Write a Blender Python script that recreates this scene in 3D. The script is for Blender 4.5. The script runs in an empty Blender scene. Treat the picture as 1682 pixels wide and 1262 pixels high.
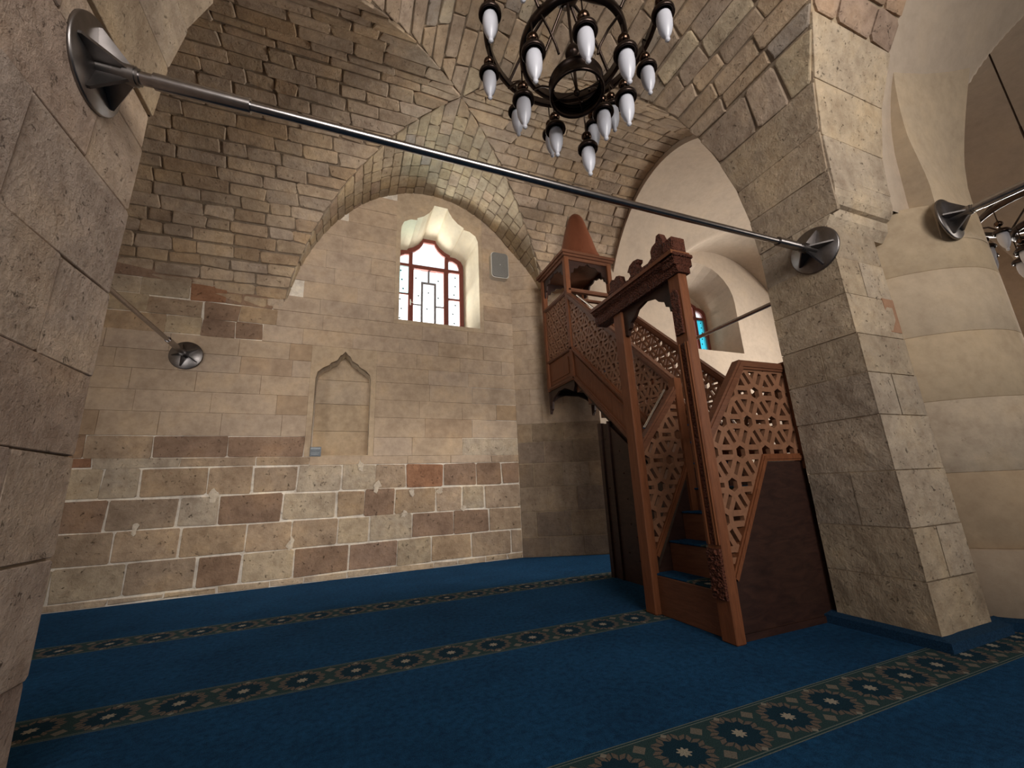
import bpy, math, random
from math import sin, cos, pi, sqrt, atan2, radians
from mathutils import Vector, Matrix
from mathutils.geometry import tessellate_polygon
import numpy as np
rnd = random.Random(11)
S = bpy.context.scene
COL = S.collection

# ------------------------------------------------------------------ camera
cd = bpy.data.cameras.new('camera'); cam = bpy.data.objects.new('camera', cd); COL.objects.link(cam)
yaw, pit, rol, FPX = .37998, .2502, -.04492, 676.46
fw = Vector((sin(yaw)*cos(pit), cos(yaw)*cos(pit), sin(pit)))
rt = Vector((cos(yaw), -sin(yaw), 0)); up = rt.cross(fw)
r2 = cos(rol)*rt + sin(rol)*up; u2 = -sin(rol)*rt + cos(rol)*up
m = Matrix.Identity(4)
for i in range(3):
    m[i][0] = r2[i]; m[i][1] = u2[i]; m[i][2] = -fw[i]
m[0][3], m[1][3], m[2][3] = 0, 0, .85
cam.matrix_world = m
cd.sensor_width = 36; cd.lens = 36*FPX/1682; cd.clip_start = .02; cd.clip_end = 200
S.camera = cam
# ------------------------------------------------------------------ world, light, exposure
S.view_settings.view_transform = 'Standard'; S.view_settings.look = 'None'
S.view_settings.exposure = 0.54; S.view_settings.gamma = 1; S.view_settings.use_curve_mapping = False
w = bpy.data.worlds.new('world'); S.world = w; w.use_nodes = True
w.node_tree.nodes['Background'].inputs[0].default_value = (.88, .95, 1, 1)
w.node_tree.nodes['Background'].inputs[1].default_value = .82
S.cycles.max_bounces = 6; S.cycles.diffuse_bounces = 4; S.cycles.glossy_bounces = 3
S.cycles.sample_clamp_indirect = 3.0
def area(name, loc, target, sx, sy, power, col, spread=180):
    d = bpy.data.lights.new(name, 'AREA'); d.shape = 'RECTANGLE'; d.size = sx; d.size_y = sy
    d.energy = power; d.color = col; d.spread = radians(spread)
    o = bpy.data.objects.new(name, d); COL.objects.link(o); o.location = loc
    o.rotation_euler = (Vector(target)-Vector(loc)).to_track_quat('-Z', 'Y').to_euler()
    return o
area('daylight_south_windows', (.7, -3.9, 3.0), (.9, 5.2, 3.3), 3.4, 2.2, 78, (1, .94, .88), 90)
area('daylight_east_windows', (7.8, -2.4, 2.6), (3.6, 1.6, 1.8), 1.8, 2.2, 44, (1, .92, .83))
area('fill_west', (-2.9, -1.2, 2.4), (1.5, 1.5, 4.6), 1.6, 1.6, 16, (.94, .96, 1))  # added ambient fill from the left, no known window there
area('daylight_east_bay', (8.9, 2.3, 2.8), (-1.5, 4.7, 2.6), 2.0, 2.0, 120, (1, .94, .87), 90)
area('fill_west_bay', (-3.25, .7, 2.0), (-.9, 5.1, 1.7), 1.4, 1.8, 24, (1, .95, .9), 120)  # extra lamp added to brighten the left stretch of the back wall
area('sky_outside_window', (.35, 6.75, 2.75), (1.35, 5.3, 4.1), 1.3, 1.0, 210, (1, .98, .93))
area('sky_outside_second_window', (5.0, 6.2, 2.5), (5.7, 5.0, 3.8), 1.2, .9, 30, (.97, .98, 1))

# ------------------------------------------------------------------ materials
def newmat(name, rough=.9, spec=.2, metal=0):
    M = bpy.data.materials.new(name); M.use_nodes = True
    b = M.node_tree.nodes['Principled BSDF']
    b.inputs['Roughness'].default_value = rough; b.inputs['Specular IOR Level'].default_value = spec
    b.inputs['Metallic'].default_value = metal
    return M, M.node_tree, b
def nd(t, k, **kw):
    n = t.nodes.new(k)
    for a, v in kw.items(): setattr(n, a, v)
    return n
def ramp(t, src, stops):
    r = nd(t, 'ShaderNodeValToRGB'); e = r.color_ramp.elements
    while len(e) > 1: e.remove(e[-1])
    e[0].position = stops[0][0]; e[0].color = (*stops[0][1], 1)
    for p, c in stops[1:]:
        x = e.new(p); x.color = (*c, 1)
    t.links.new(src, r.inputs[0]); return r.outputs[0]
def mix(t, fac, a, b, mode='MIX'):
    n = nd(t, 'ShaderNodeMix', data_type='RGBA', blend_type=mode)
    for sck, v in ((n.inputs[0], fac), (n.inputs[6], a), (n.inputs[7], b)):
        if hasattr(v, 'links'): t.links.new(v, sck)
        elif isinstance(v, (int, float)): sck.default_value = v
        else: sck.default_value = (*v, 1)
    return n.outputs[2]
def noise(t, scale, detail=4, rough=.55, vec=None, dist=0):
    n = nd(t, 'ShaderNodeTexNoise'); n.inputs['Scale'].default_value = scale
    n.inputs['Detail'].default_value = detail; n.inputs['Roughness'].default_value = rough
    n.inputs['Distortion'].default_value = dist
    if vec is None:
        tc = nd(t, 'ShaderNodeTexCoord'); vec = tc.outputs['Object']
    t.links.new(vec, n.inputs['Vector']); return n.outputs[0]
def bump(t, b, h, strength=.4, dist=.01):
    n = nd(t, 'ShaderNodeBump'); n.inputs['Strength'].default_value = strength; n.inputs['Distance'].default_value = dist
    t.links.new(h, n.inputs['Height']); t.links.new(n.outputs[0], b.inputs['Normal'])
def mth(t, op, a, b=None):
    n = nd(t, 'ShaderNodeMath', operation=op)
    for i, v in enumerate((a, b)):
        if v is None: continue
        if hasattr(v, 'links'): t.links.new(v, n.inputs[i])
        else: n.inputs[i].default_value = v
    return n.outputs[0]

def stone_mat(name, base=None, pits=.5, bumps=.5, fine=38, red=.0, mot=1.0):
    """limestone: colour comes from the stone's own 'tone' (or base), mottled, pitted"""
    M, t, b = newmat(name)
    if base is None:
        a = nd(t, 'ShaderNodeAttribute', attribute_name='tone'); c = a.outputs['Color']
    else:
        rgb = nd(t, 'ShaderNodeRGB'); rgb.outputs[0].default_value = (*base, 1); c = rgb.outputs[0]
    big = noise(t, 3.1, 5, .6); mid = noise(t, 13, 5, .65); sm = noise(t, fine, 6, .7)
    c = mix(t, mot, c, ramp(t, big, [(.3, (.74, .72, .72)), (.5, (1, 1, 1)), (.72, (1.22, 1.18, 1.08))]), 'MULTIPLY')
    c = mix(t, mot, c, ramp(t, mid, [(.3, (.80, .76, .72)), (.55, (1.02, 1.02, 1.0)), (.8, (1.25, 1.22, 1.2))]), 'MULTIPLY')
    pm = ramp(t, noise(t, fine*.62, 8, .8, dist=.4), [(.33, (1, 1, 1)), (.40, (0, 0, 0))])
    pf = mth(t, 'MULTIPLY', pm, pits)
    c = mix(t, pf, c, (.13, .085, .055))
    if red:
        rm = ramp(t, noise(t, 4.4, 9, .75, dist=.8), [(.64, (0, 0, 0)), (.70, (1, 1, 1))])
        c = mix(t, mth(t, 'MULTIPLY', rm, red), c, (.20, .055, .03))
    t.links.new(c, b.inputs['Base Color'])
    h = mth(t, 'ADD', mth(t, 'MULTIPLY', sm, .6), mth(t, 'ADD', mid, mth(t, 'MULTIPLY', pm, -.55)))
    bump(t, b, h, bumps, .012)
    return M
M_rough = stone_mat('weathered_limestone', pits=.85, bumps=1.0, red=.35)
M_vault = stone_mat('vault_rubble_limestone', pits=.45, bumps=1.0)
M_smooth = stone_mat('dressed_limestone', pits=.35, bumps=.25, mot=.7)
M_pier = stone_mat('tooled_pier_limestone', pits=.7, bumps=1.0, red=.45, fine=46)
M_mortar_dark = stone_mat('brown_vault_mortar', (.27, .21, .155), pits=.2, bumps=.8)
M_mortar_light = stone_mat('pale_lime_mortar', (.80, .73, .64), pits=.1, bumps=.6)
M_mortar_smear = stone_mat('thin_lime_smear', (.60, .52, .43), pits=.2, bumps=.8)
M_mortar_warm = stone_mat('warm_lime_mortar', (.42, .33, .235), pits=.1, bumps=.4)
M_plaster = stone_mat('smooth_lime_plaster', (.50, .41, .325), pits=.06, bumps=.10, mot=.35)
M_column = stone_mat('smooth_column_stone', pits=.14, bumps=.12, mot=.5)
M_reveal = stone_mat('pale_reveal_plaster', (.78, .69, .53), pits=.03, bumps=.08, mot=.3)

def wood_mat(name, c0, c1, rough=.5, scale=(1.5, 1.5, 14), carve=0, spec=.3):
    M, t, b = newmat(name, rough, spec)
    tc = nd(t, 'ShaderNodeTexCoord'); mp = nd(t, 'ShaderNodeMapping'); mp.inputs['Scale'].default_value = scale
    t.links.new(tc.outputs['Object'], mp.inputs[0])
    n = noise(t, 3.2, 6, .65, mp.outputs[0], 1.2)
    c = ramp(t, n, [(.25, c0), (.75, c1)])
    t.links.new(c, b.inputs['Base Color'])
    h = n
    if carve:
        v = nd(t, 'ShaderNodeTexVoronoi'); v.inputs['Scale'].default_value = carve
        t.links.new(tc.outputs['Object'], v.inputs[0]); h = v.outputs[0]
        bump(t, b, h, .9, .02)
    else: bump(t, b, h, .15, .004)
    return M
M_wood = wood_mat('reddish_brown_walnut', (.11, .036, .014), (.22, .078, .032), scale=(14, 14, 1.5))
M_woodx = wood_mat('walnut_lying_grain', (.095, .036, .018), (.175, .070, .036), scale=(2, 2, 16))
M_wood_pale = wood_mat('walnut_lattice', (.17, .080, .044), (.28, .135, .075), scale=(6, 6, 6))
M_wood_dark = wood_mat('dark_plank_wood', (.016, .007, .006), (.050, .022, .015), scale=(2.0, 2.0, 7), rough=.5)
M_wood_carved = wood_mat('carved_dark_walnut', (.055, .018, .011), (.14, .045, .026), rough=.62, scale=(5, 5, 5), carve=75, spec=.2)
M_wood_red = wood_mat('mahogany_window_frame', (.13, .030, .020), (.20, .05, .034), scale=(10, 10, 3))
def flat(name, col, rough=.5, metal=0, spec=.4, scale=20, var=.15, bp=.1):
    M, t, b = newmat(name, rough, spec, metal)
    n = noise(t, scale, 4)
    lo = tuple(x*(1-var) for x in col); hi = tuple(x*(1+var) for x in col)
    t.links.new(ramp(t, n, [(.3, lo), (.7, hi)]), b.inputs['Base Color'])
    bump(t, b, n, bp, .003); return M
M_steel = flat('brushed_grey_steel', (.33, .31, .31), .26, 1, .5, 30, .12, .05)
M_steel_dark = flat('dull_anchor_steel', (.22, .205, .20), .36, 1, .5, 14, .2, .1)
M_bronze = flat('dark_bronze', (.045, .030, .024), .30, .85, .5, 30, .3, .1)
M_brass = flat('aged_dark_brass', (.075, .046, .032), .2, 1, .5, 30, .2, .05)  # the metal's own dark tone, for ball finials and studs
M_grille = flat('grey_speaker_grille', (.22, .215, .20), .6, 0, .3, 300, .2, .3)
M_white = flat('white_plastic', (.72, .70, .64), .4, 0, .4, 5, .05, .02)
M_plaque = flat('grey_enamel_plaque', (.12, .14, .16), .45, 0, .4, 60, .2, .1)
M_plaque_l = flat('pale_enamel_strip', (.28, .31, .33), .45, 0, .4, 60, .1, .1)
M_handrail = flat('polished_handrail', (.75, .73, .72), .2, 1, .5, 10, .05, .02)
M_curb = flat('dark_blue_carpet_edge', (.012, .040, .085), .95, 0, .1, 160, .4, .6)
def glassmat(name, col, tr):
    M = bpy.data.materials.new(name); M.use_nodes = True; t = M.node_tree
    for n in list(t.nodes): t.nodes.remove(n)
    o = nd(t, 'ShaderNodeOutputMaterial'); mx = nd(t, 'ShaderNodeMixShader'); mx.inputs[0].default_value = tr
    a = nd(t, 'ShaderNodeBsdfTranslucent'); bb = nd(t, 'ShaderNodeBsdfTransparent')
    a.inputs[0].default_value = (*col, 1); bb.inputs[0].default_value = (*col, 1)
    t.links.new(a.outputs[0], mx.inputs[1]); t.links.new(bb.outputs[0], mx.inputs[2]); t.links.new(mx.outputs[0], o.inputs[0])
    return M
M_pane = glassmat('clear_pane', (.97, .98, .98), .8)
M_teal = glassmat('turquoise_pane', (.22, .70, .78), .8)
M_tint = glassmat('pale_aqua_pane', (.62, .88, .90), .8)
M_motif = flat('dark_teal_motif', (.03, .08, .09), .5)
Mb, t_, b_ = newmat('frosted_glass_shade', .35, .5)
b_.inputs['Base Color'].default_value = (.80, .80, .84, 1); b_.inputs['Subsurface Weight'].default_value = .0
lw = noise(t_, 8, 2); t_.links.new(ramp(t_, lw, [(.2, (.44, .45, .50)), (.8, (.54, .545, .60))]), b_.inputs['Base Color'])
M_shade = Mb

def carpet_mat(name='blue_prayer_carpet', Y0=1.295, ymax=4.4):
    M, t, b = newmat(name, .97, .02)
    tc = nd(t, 'ShaderNodeTexCoord'); sp = nd(t, 'ShaderNodeSeparateXYZ'); t.links.new(tc.outputs['Object'], sp.inputs[0])
    X, Y = sp.outputs[0], sp.outputs[1]
    PER, BW = 1.215, .25
    # v: signed distance to the band's centre line
    v = mth(t, 'SUBTRACT', mth(t, 'FLOORED_MODULO', mth(t, 'ADD', mth(t, 'SUBTRACT', Y, Y0), PER/2), PER), PER/2)
    v = mth(t, 'ADD', v, mth(t, 'GREATER_THAN', Y, ymax))
    av = mth(t, 'ABSOLUTE', v)
    CELL = .2435
    uu = mth(t, 'SUBTRACT', mth(t, 'FLOORED_MODULO', mth(t, 'ADD', mth(t, 'SUBTRACT', X, 1.06), CELL/2), CELL), CELL/2)
    r = mth(t, 'SQRT', mth(t, 'ADD', mth(t, 'POWER', uu, 2.0), mth(t, 'POWER', v, 2.0)))
    # half-cell lattice for the small diamonds between medallions
    u3 = mth(t, 'SUBTRACT', CELL/2, mth(t, 'ABSOLUTE', uu))
    ang = mth(t, 'ARCTAN2', v, uu)
    star = mth(t, 'MULTIPLY', mth(t, 'COSINE', mth(t, 'MULTIPLY', ang, 12)), .007)
    rs = mth(t, 'ADD', r, star)
    star8 = mth(t, 'ADD', r, mth(t, 'MULTIPLY', mth(t, 'COSINE', mth(t, 'MULTIPLY', ang, 8)), .005))
    def lt(a, k): return mth(t, 'LESS_THAN', a, k)
    def gt(a, k): return mth(t, 'GREATER_THAN', a, k)
    def AND(*a):
        o = a[0]
        for x in a[1:]: o = mth(t, 'MULTIPLY', o, x)
        return o
    pile = noise(t, 260, 3, .7); patch = noise(t, 2.3, 4, .6); fluff = noise(t, 34, 4, .7)
    blue = ramp(t, patch, [(.3, (.0065, .042, .105)), (.7, (.0100, .064, .155))])
    blue = mix(t, 1, blue, ramp(t, fluff, [(.3, (.6, .6, .62)), (.7, (1.5, 1.5, 1.45))]), 'MULTIPLY')
    c = mix(t, lt(av, BW/2), blue, (.028, .058, .056))
    c = mix(t, AND(gt(rs, .072), lt(rs, .098), lt(av, .102)), c, (.15, .118, .09))
    c = mix(t, AND(lt(rs, .072)), c, (.009, .032, .048))
    seg = mth(t, 'COSINE', mth(t, 'MULTIPLY', ang, 24))
    c = mix(t, AND(gt(rs, .072), lt(rs, .098), gt(seg, .72), lt(av, .102)), c, (.03, .05, .05))
    c = mix(t, lt(star8, .021), c, (.36, .33, .26))
    # little diamonds at the band's edge between medallions
    dd = mth(t, 'ADD', u3, mth(t, 'ABSOLUTE', mth(t, 'SUBTRACT', av, .072)))
    c = mix(t, AND(lt(dd, .027)), c, (.18, .16, .125))
    d2 = mth(t, 'ADD', mth(t, 'ABSOLUTE', uu), mth(t, 'ABSOLUTE', mth(t, 'SUBTRACT', av, .098)))
    c = mix(t, lt(d2, .013), c, (.26, .24, .19))
    c = mix(t, AND(gt(av, .112), lt(av, .125)), c, (.017, .05, .055))
    c = mix(t, AND(gt(av, .1085), lt(av, .113)), c, (.14, .165, .145))
    c = mix(t, AND(gt(av, .120), lt(av, .1245)), c, (.14, .165, .145))
    c = mix(t, 1, c, ramp(t, pile, [(.3, (.55, .55, .55)), (.7, (1.5, 1.5, 1.5))]), 'MULTIPLY')
    t.links.new(c, b.inputs['Base Color'])
    bump(t, b, mth(t, 'ADD', pile, mth(t, 'MULTIPLY', fluff, .5)), .8, .008)
    b.inputs['Sheen Weight'].default_value = .06; b.inputs['Sheen Roughness'].default_value = .5
    b.inputs['Sheen Tint'].default_value = (.35, .55, .9, 1)
    return M
M_carpet = carpet_mat()
M_step_carpet = carpet_mat('patterned_step_carpet', 2.08, 9)

# ------------------------------------------------------------------ mesh helpers
class MB:
    def __init__(s): s.v = []; s.f = []; s.t = []; s.sm = []
    def add(s, vs, fs, tone=None, smooth=False):
        o = len(s.v); s.v += [tuple(x) for x in vs]
        s.f += [tuple(i+o for i in f) for f in fs]; s.t += [tone]*len(fs); s.sm += [smooth]*len(fs)
        return s
    def box(s, x0, x1, y0, y1, z0, z1, tone=None, bev=0):
        if bev:
            b = min(bev, abs(x1-x0)*.4, abs(y1-y0)*.4, abs(z1-z0)*.4)
            vs = []; X = (x0, x1); Y = (y0, y1); Z = (z0, z1); sg = (1, -1)
            idx = {}
            for i in (0, 1):
                for j in (0, 1):
                    for k in (0, 1):
                        for a in range(3):
                            p = [X[i]+sg[i]*b, Y[j]+sg[j]*b, Z[k]+sg[k]*b]
                            p[a] = (X[i], Y[j], Z[k])[a]
                            idx[i, j, k, a] = len(vs); vs.append(p)
            fs = []
            for a in range(3):
                o = [x for x in range(3) if x != a]
                for q in (0, 1):
                    ring = []
                    for (p, r) in ((0, 0), (1, 0), (1, 1), (0, 1)):
                        c = [0, 0, 0]; c[a] = q; c[o[0]] = p; c[o[1]] = r; ring.append(idx[(*c, a)])
                    fs.append(ring)
            for a in range(3):      # edges parallel to axis a
                o = [x for x in range(3) if x != a]
                for p in (0, 1):
                    for r in (0, 1):
                        c0 = [0, 0, 0]; c0[o[0]] = p; c0[o[1]] = r; c1 = list(c0); c1[a] = 1
                        fs.append([idx[(*c0, o[0])], idx[(*c0, o[1])], idx[(*c1, o[1])], idx[(*c1, o[0])]])
            for i in (0, 1):
                for j in (0, 1):
                    for k in (0, 1): fs.append([idx[i, j, k, a] for a in range(3)])
            return s.add(vs, fs, tone)
        vs = [(x, y, z) for x in (x0, x1) for y in (y0, y1) for z in (z0, z1)]
        return s.add(vs, [(0, 1, 3, 2), (4, 6, 7, 5), (0, 4, 5, 1), (2, 3, 7, 6), (0, 2, 6, 4), (1, 5, 7, 3)], tone)
    def bar(s, p0, p1, a, b, upv=(0, 0, 1), tone=None):
        """square bar from p0 to p1: width a along side, b along upv"""
        p0 = Vector(p0); p1 = Vector(p1); d = (p1-p0).normalized(); U = Vector(upv)
        sd = d.cross(U); sd = sd.normalized() if sd.length > 1e-6 else Vector((1, 0, 0)); U = sd.cross(d).normalized()
        vs = [p+sd*i*a/2+U*j*b/2 for p in (p0, p1) for i, j in ((-1, -1), (1, -1), (1, 1), (-1, 1))]
        return s.add(vs, [(0, 1, 2, 3), (4, 7, 6, 5), (0, 4, 5, 1), (1, 5, 6, 2), (2, 6, 7, 3), (3, 7, 4, 0)], tone)
    def tube(s, pts, r, n=12, caps=True, tone=None):
        pts = [Vector(p) for p in pts]; rs = r if isinstance(r, (list, tuple)) else [r]*len(pts)
        vs = []; fs = []; ref = None
        for i, p in enumerate(pts):
            d = (pts[min(i+1, len(pts)-1)]-pts[max(i-1, 0)]).normalized()
            if ref is None: ref = d.orthogonal().normalized()
            ref = (ref-d*ref.dot(d)).normalized(); o = d.cross(ref)
            vs += [p+(ref*cos(2*pi*k/n)+o*sin(2*pi*k/n))*rs[i] for k in range(n)]
        for i in range(len(pts)-1):
            for k in range(n): fs.append((i*n+k, i*n+(k+1) % n, (i+1)*n+(k+1) % n, (i+1)*n+k))
        s.add(vs, fs, tone, True)
        if caps: s.add(vs[:n], [tuple(range(n))[::-1]], tone); s.add(vs[-n:], [tuple(range(n))], tone)
        return s
    def lathe(s, c, prof, n=20, smooth=True, axis='Z', arc=(0, 2*pi), tone=None):
        vs = []; fs = []; full = abs(arc[1]-arc[0]-2*pi) < 1e-6; N = n if full else n+1
        for (r, z) in prof:
            for k in range(N):
                a = arc[0]+(arc[1]-arc[0])*k/n
                x, y = r*cos(a), r*sin(a)
                vs.append({'Z': (c[0]+x, c[1]+y, c[2]+z), 'X': (c[0]+z, c[1]+x, c[2]+y), 'Y': (c[0]+x, c[1]+z, c[2]+y)}[axis])
        for i in range(len(prof)-1):
            for k in range(n):
                k2 = (k+1) % N if full else k+1
                fs.append((i*N+k, i*N+k2, (i+1)*N+k2, (i+1)*N+k))
        return s.add(vs, fs, tone, smooth)
    def prism(s, poly, fn, d0, d1, tone=None, holes=()):
        """poly in 2D mapped by fn(u,v,d) ; extruded d0..d1, holes allowed"""
        loops = [poly]+list(holes)
        allp = [p for l in loops for p in l]; n = len(allp)
        tri = tessellate_polygon([[Vector((p[0], p[1], 0)) for p in l] for l in loops])
        vs = [fn(p[0], p[1], d0) for p in allp]+[fn(p[0], p[1], d1) for p in allp]
        fs = [tuple(t) for t in tri]+[tuple(i+n for i in t)[::-1] for t in tri]
        o = 0
        for l in loops:
            k = len(l)
            for i in range(k): fs.append((o+i, o+(i+1) % k, n+o+(i+1) % k, n+o+i))
            o += k
        return s.add(vs, fs, tone)
    def build(s, name, mat, parent=None, kind=None, label=None, smooth_angle=None, recalc=True):
        me = bpy.data.meshes.new(name); me.from_pydata(s.v, [], s.f); me.materials.append(mat)
        if recalc:
            import bmesh
            bm = bmesh.new(); bm.from_mesh(me); bmesh.ops.recalc_face_normals(bm, faces=bm.faces)
            bm.to_mesh(me); bm.free()
        me.polygons.foreach_set('use_smooth', s.sm)
        if any(x is not None for x in s.t):
            at = me.color_attributes.new('tone', 'FLOAT_COLOR', 'CORNER')
            buf = []
            for p, t in zip(me.polygons, s.t): buf += [*(t or (.4, .3, .2)), 1.0]*p.loop_total
            at.data.foreach_set('color', buf)
        o = bpy.data.objects.new(name, me); COL.objects.link(o)
        if parent is not None: o.parent = parent
        if kind: o['kind'] = kind
        if label: o['label'] = label
        return o
def empty(name, loc, label, cat, group=None, kind=None):
    o = bpy.data.objects.new(name, None); COL.objects.link(o); o.location = loc; o.empty_display_size = .1
    tag(o, label, cat, group, kind); return o
def tag(o, label, cat, group=None, kind=None):
    o['label'] = label; o['category'] = cat
    if group: o['group'] = group
    if kind: o['kind'] = kind
    return o
def hold(parent, *objs):       # parent without moving: the parent's location is subtracted
    for o in objs:
        o.parent = parent; o.matrix_parent_inverse = Matrix.Translation(-Vector(parent.location))
def vary(c, a, hue=.05):
    k = 1+rnd.uniform(-a, a); h = rnd.uniform(-hue, hue)
    return (c[0]*k*(1+h*.5), c[1]*k, c[2]*k*(1-h*1.2))

# ------------------------------------------------------------------ masonry
def stone(mb, P, quad, gap, th, bev, jit, tone, cut=.18, back=.012):
    """quad: four (u,v) corners counter-clockwise; P(u,v,d) -> point, d towards the room"""
    c = [Vector(q) for q in quad]; ctr = sum(c, Vector((0, 0)))/4
    lu = ((c[1]-c[0]).length+(c[2]-c[3]).length)/2; lv = ((c[3]-c[0]).length+(c[2]-c[1]).length)/2
    if lu < gap*2.5 or lv < gap*2.5: return False
    eu = (c[1]-c[0]+c[2]-c[3]).normalized(); ev = (c[3]-c[0]+c[2]-c[1]).normalized()
    sg = ((1, 1), (-1, 1), (-1, -1), (1, -1))
    def ringpts(off, seed):
        r_ = random.Random(seed); out = []
        for i in range(4):
            a = sg[i][0]; b = sg[i][1]
            p = c[i]+eu*a*off+ev*b*off
            ku = cut*min(lu, lv)*r_.uniform(.4, 1.3); kv = cut*min(lu, lv)*r_.uniform(.4, 1.3)
            j = lambda: r_.uniform(-jit, jit)
            q1 = p+ev*b*kv+eu*j(); q2 = p+eu*a*ku+ev*j()
            out += [q1, q2] if i in (0, 2) else [q2, q1]
        return out
    sd = rnd.random()
    o1 = ringpts(gap/2, sd); o2 = ringpts(gap/2+bev, sd)
    tilt = (rnd.uniform(-1, 1)*th*.25, rnd.uniform(-1, 1)*th*.25)
    def D(q): return th+tilt[0]*((q-ctr).dot(eu)/max(lu, .01))*2+tilt[1]*((q-ctr).dot(ev)/max(lv, .01))*2
    vs = [P(q[0], q[1], -back) for q in o1]+[P(q[0], q[1], D(q)*.75) for q in o1]+[P(q[0], q[1], D(q)) for q in o2]
    fs = []
    for l in (0, 8):
        for i in range(8): fs.append((l+i, l+(i+1) % 8, l+8+(i+1) % 8, l+8+i))
    fs += [(16, 17, 18, 19, 20, 21, 22, 23)]
    mb.add(vs, fs, tone); return True
class Stones:
    """collects the stones of one piece of the setting; each its own object, past 300 the smallest in view are joined"""
    def __init__(s, parent, mat, word='stone'): s.p = parent; s.m = mat; s.w = word; s.l = []
    def put(s, *a, mat=None, **k):
        mb = MB()
        if stone(mb, *a, **k):
            P, q = a[0], a[1]; c = [Vector(P(x, y, 0)) for x, y in q]; ctr = sum(c, Vector())/4
            ar = (c[2]-c[0]).cross(c[3]-c[1]).length/2; e = ctr-cam.matrix_world.translation
            s.l.append((ar/e.length_squared*(1 if e.dot(fw) > .2 else .01), len(s.l), mb, mat or s.m))
    def done(s):
        s.l.sort(key=lambda x: -x[0])
        for _, _, mb, m_ in s.l[:296]: mb.build(s.w, m_, s.p)
        if s.l[296:]:
            al = MB()
            for _, _, mb, m_ in s.l[296:]: al.add(mb.v, mb.f, mb.t[0])
            al.build('stone_infill', s.m, s.p, kind='stuff')
def split(u0, u1, lo, hi, first=None):
    L = u1-u0
    if L <= hi: return [u0, u1]
    out = [u0]; x = u0+(first if first else rnd.uniform(lo*.6, hi))
    while x < u1-lo*.6: out.append(x); x += rnd.uniform(lo, hi)
    out.append(u1); return out

TAN = (.45, .345, .245)
def t_vault(): 
    q = rnd.random()
    if q < .08: return vary((.36, .30, .25), .12)
    if q < .16: return vary((.50, .41, .30), .1)
    return vary((.42, .32, .235), .13)
def t_smooth(): return vary((.50, .385, .285), .045, .03)
def t_rough():
    q = rnd.random()
    if q < .28: return vary((.30, .20, .14), .14)
    if q < .36: return vary((.34, .18, .11), .1)
    if q < .55: return vary((.47, .38, .28), .1)
    return vary((.40, .295, .205), .12)
def t_pier(): return vary((.42, .335, .25), .09)
def t_grey(): return vary((.40, .345, .285), .08)

# --- vault surfaces ----------------------------------------------------------
YB = dict(c=.95, a=1.81, b=2.62, z=2.45)      # barrel running north-south over the two bays
XN = dict(c=3.5, a=1.65, b=2.62, z=2.45)      # cross barrel of the far bay
XS = dict(c=-.5, a=1.80, b=2.18, z=2.60)      # cross barrel of the camera's bay
Y2 = dict(c=5.9, a=1.80, b=2.20, z=2.60)      # barrel of the plastered bay to the east
def hw(B, z):
    q = (z-B['z'])/B['b']
    return B['a'] if q <= 0 else (0. if q >= 1 else B['a']*sqrt(1-q*q))
def zc(B, x):
    q = (x-B['c'])/B['a']
    return B['z']+B['b']*sqrt(1-q*q) if abs(q) < 1 else B['z']
class Arc:
    def __init__(s, B):
        s.B = B; th = np.linspace(0, pi, 721)
        x = -B['a']*np.cos(th); z = B['b']*np.sin(th)
        s.L = np.concatenate([[0], np.cumsum(np.hypot(np.diff(x), np.diff(z)))]); s.th = th; s.len = s.L[-1]
    def at(s, L):
        th = float(np.interp(L, s.L, s.th)); B = s.B
        x = -B['a']*cos(th); z = B['b']*sin(th)
        nx, nz = x/B['a']**2, z/B['b']**2; k = math.hypot(nx, nz) or 1
        return B['c']+x, B['z']+z, -nx/k, -nz/k
AY, AXN, AXS = Arc(YB), Arc(XN), Arc(XS)
def PY(u, s, d):
    x, z, nx, nz = AY.at(s); return (x+nx*d, u, z+nz*d)
def PXN(u, s, d):
    y, z, ny, nz = AXN.at(s); return (u, y+ny*d, z+nz*d)
def PXS(u, s, d):
    y, z, ny, nz = AXS.at(s); return (u, y+ny*d, z+nz*d)

def wallY(x): return 5.14+.04*x
# ================================================================== SETTING
# floor
fl = MB(); fl.box(-3.5, 9.2, -4.2, 5.75, -.12, 0)
floor = fl.build('floor', M_carpet)
tag(floor, 'dark blue prayer carpet with patterned green and beige bands', 'floor', kind='structure')

# ---- back wall --------------------------------------------------------------
ogee_half = [(.0, 1.0), (.10, 1.0), (.115, .93), (.17, .80), (.25, .69), (.34, .62), (.34, .575), (.43, .56), (.52, .48), (.555, .36), (.56, .24)]
def ogee(cx, hwid, z0, zs, ztop, flatk=1.0):
    k = hwid/.56; up_ = [(x*k, zs+(z-.24)/(1-.24)*(ztop-zs)) for x, z in ogee_half]
    R = [(cx+x, z) for x, z in up_]; Lh = [(cx-x, z) for x, z in up_[1:]]
    return [(cx-hwid, z0), (cx+hwid, z0)]+R[::-1]+Lh
W1 = dict(c=1.07, h=.56, z0=3.06, zs=4.36, zt=4.90)
win1 = ogee(W1['c'], W1['h'], W1['z0'], W1['zs'], W1['zt'])
nic = [(-.41, 1.31), (.20, 1.31), (.20, 2.20), (.185, 2.28), (.13, 2.335), (.06, 2.375), (.05, 2.40), (-.02, 2.44), (-.05, 2.50), (-.075, 2.515), (-.105, 2.555),
       (-.135, 2.515), (-.16, 2.50), (-.19, 2.44), (-.26, 2.40), (-.27, 2.375), (-.34, 2.335), (-.395, 2.28), (-.41, 2.20)]
def PW(u, v, d): return (u, wallY(u)-d, v)          # d towards the room
wb = MB()
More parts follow.
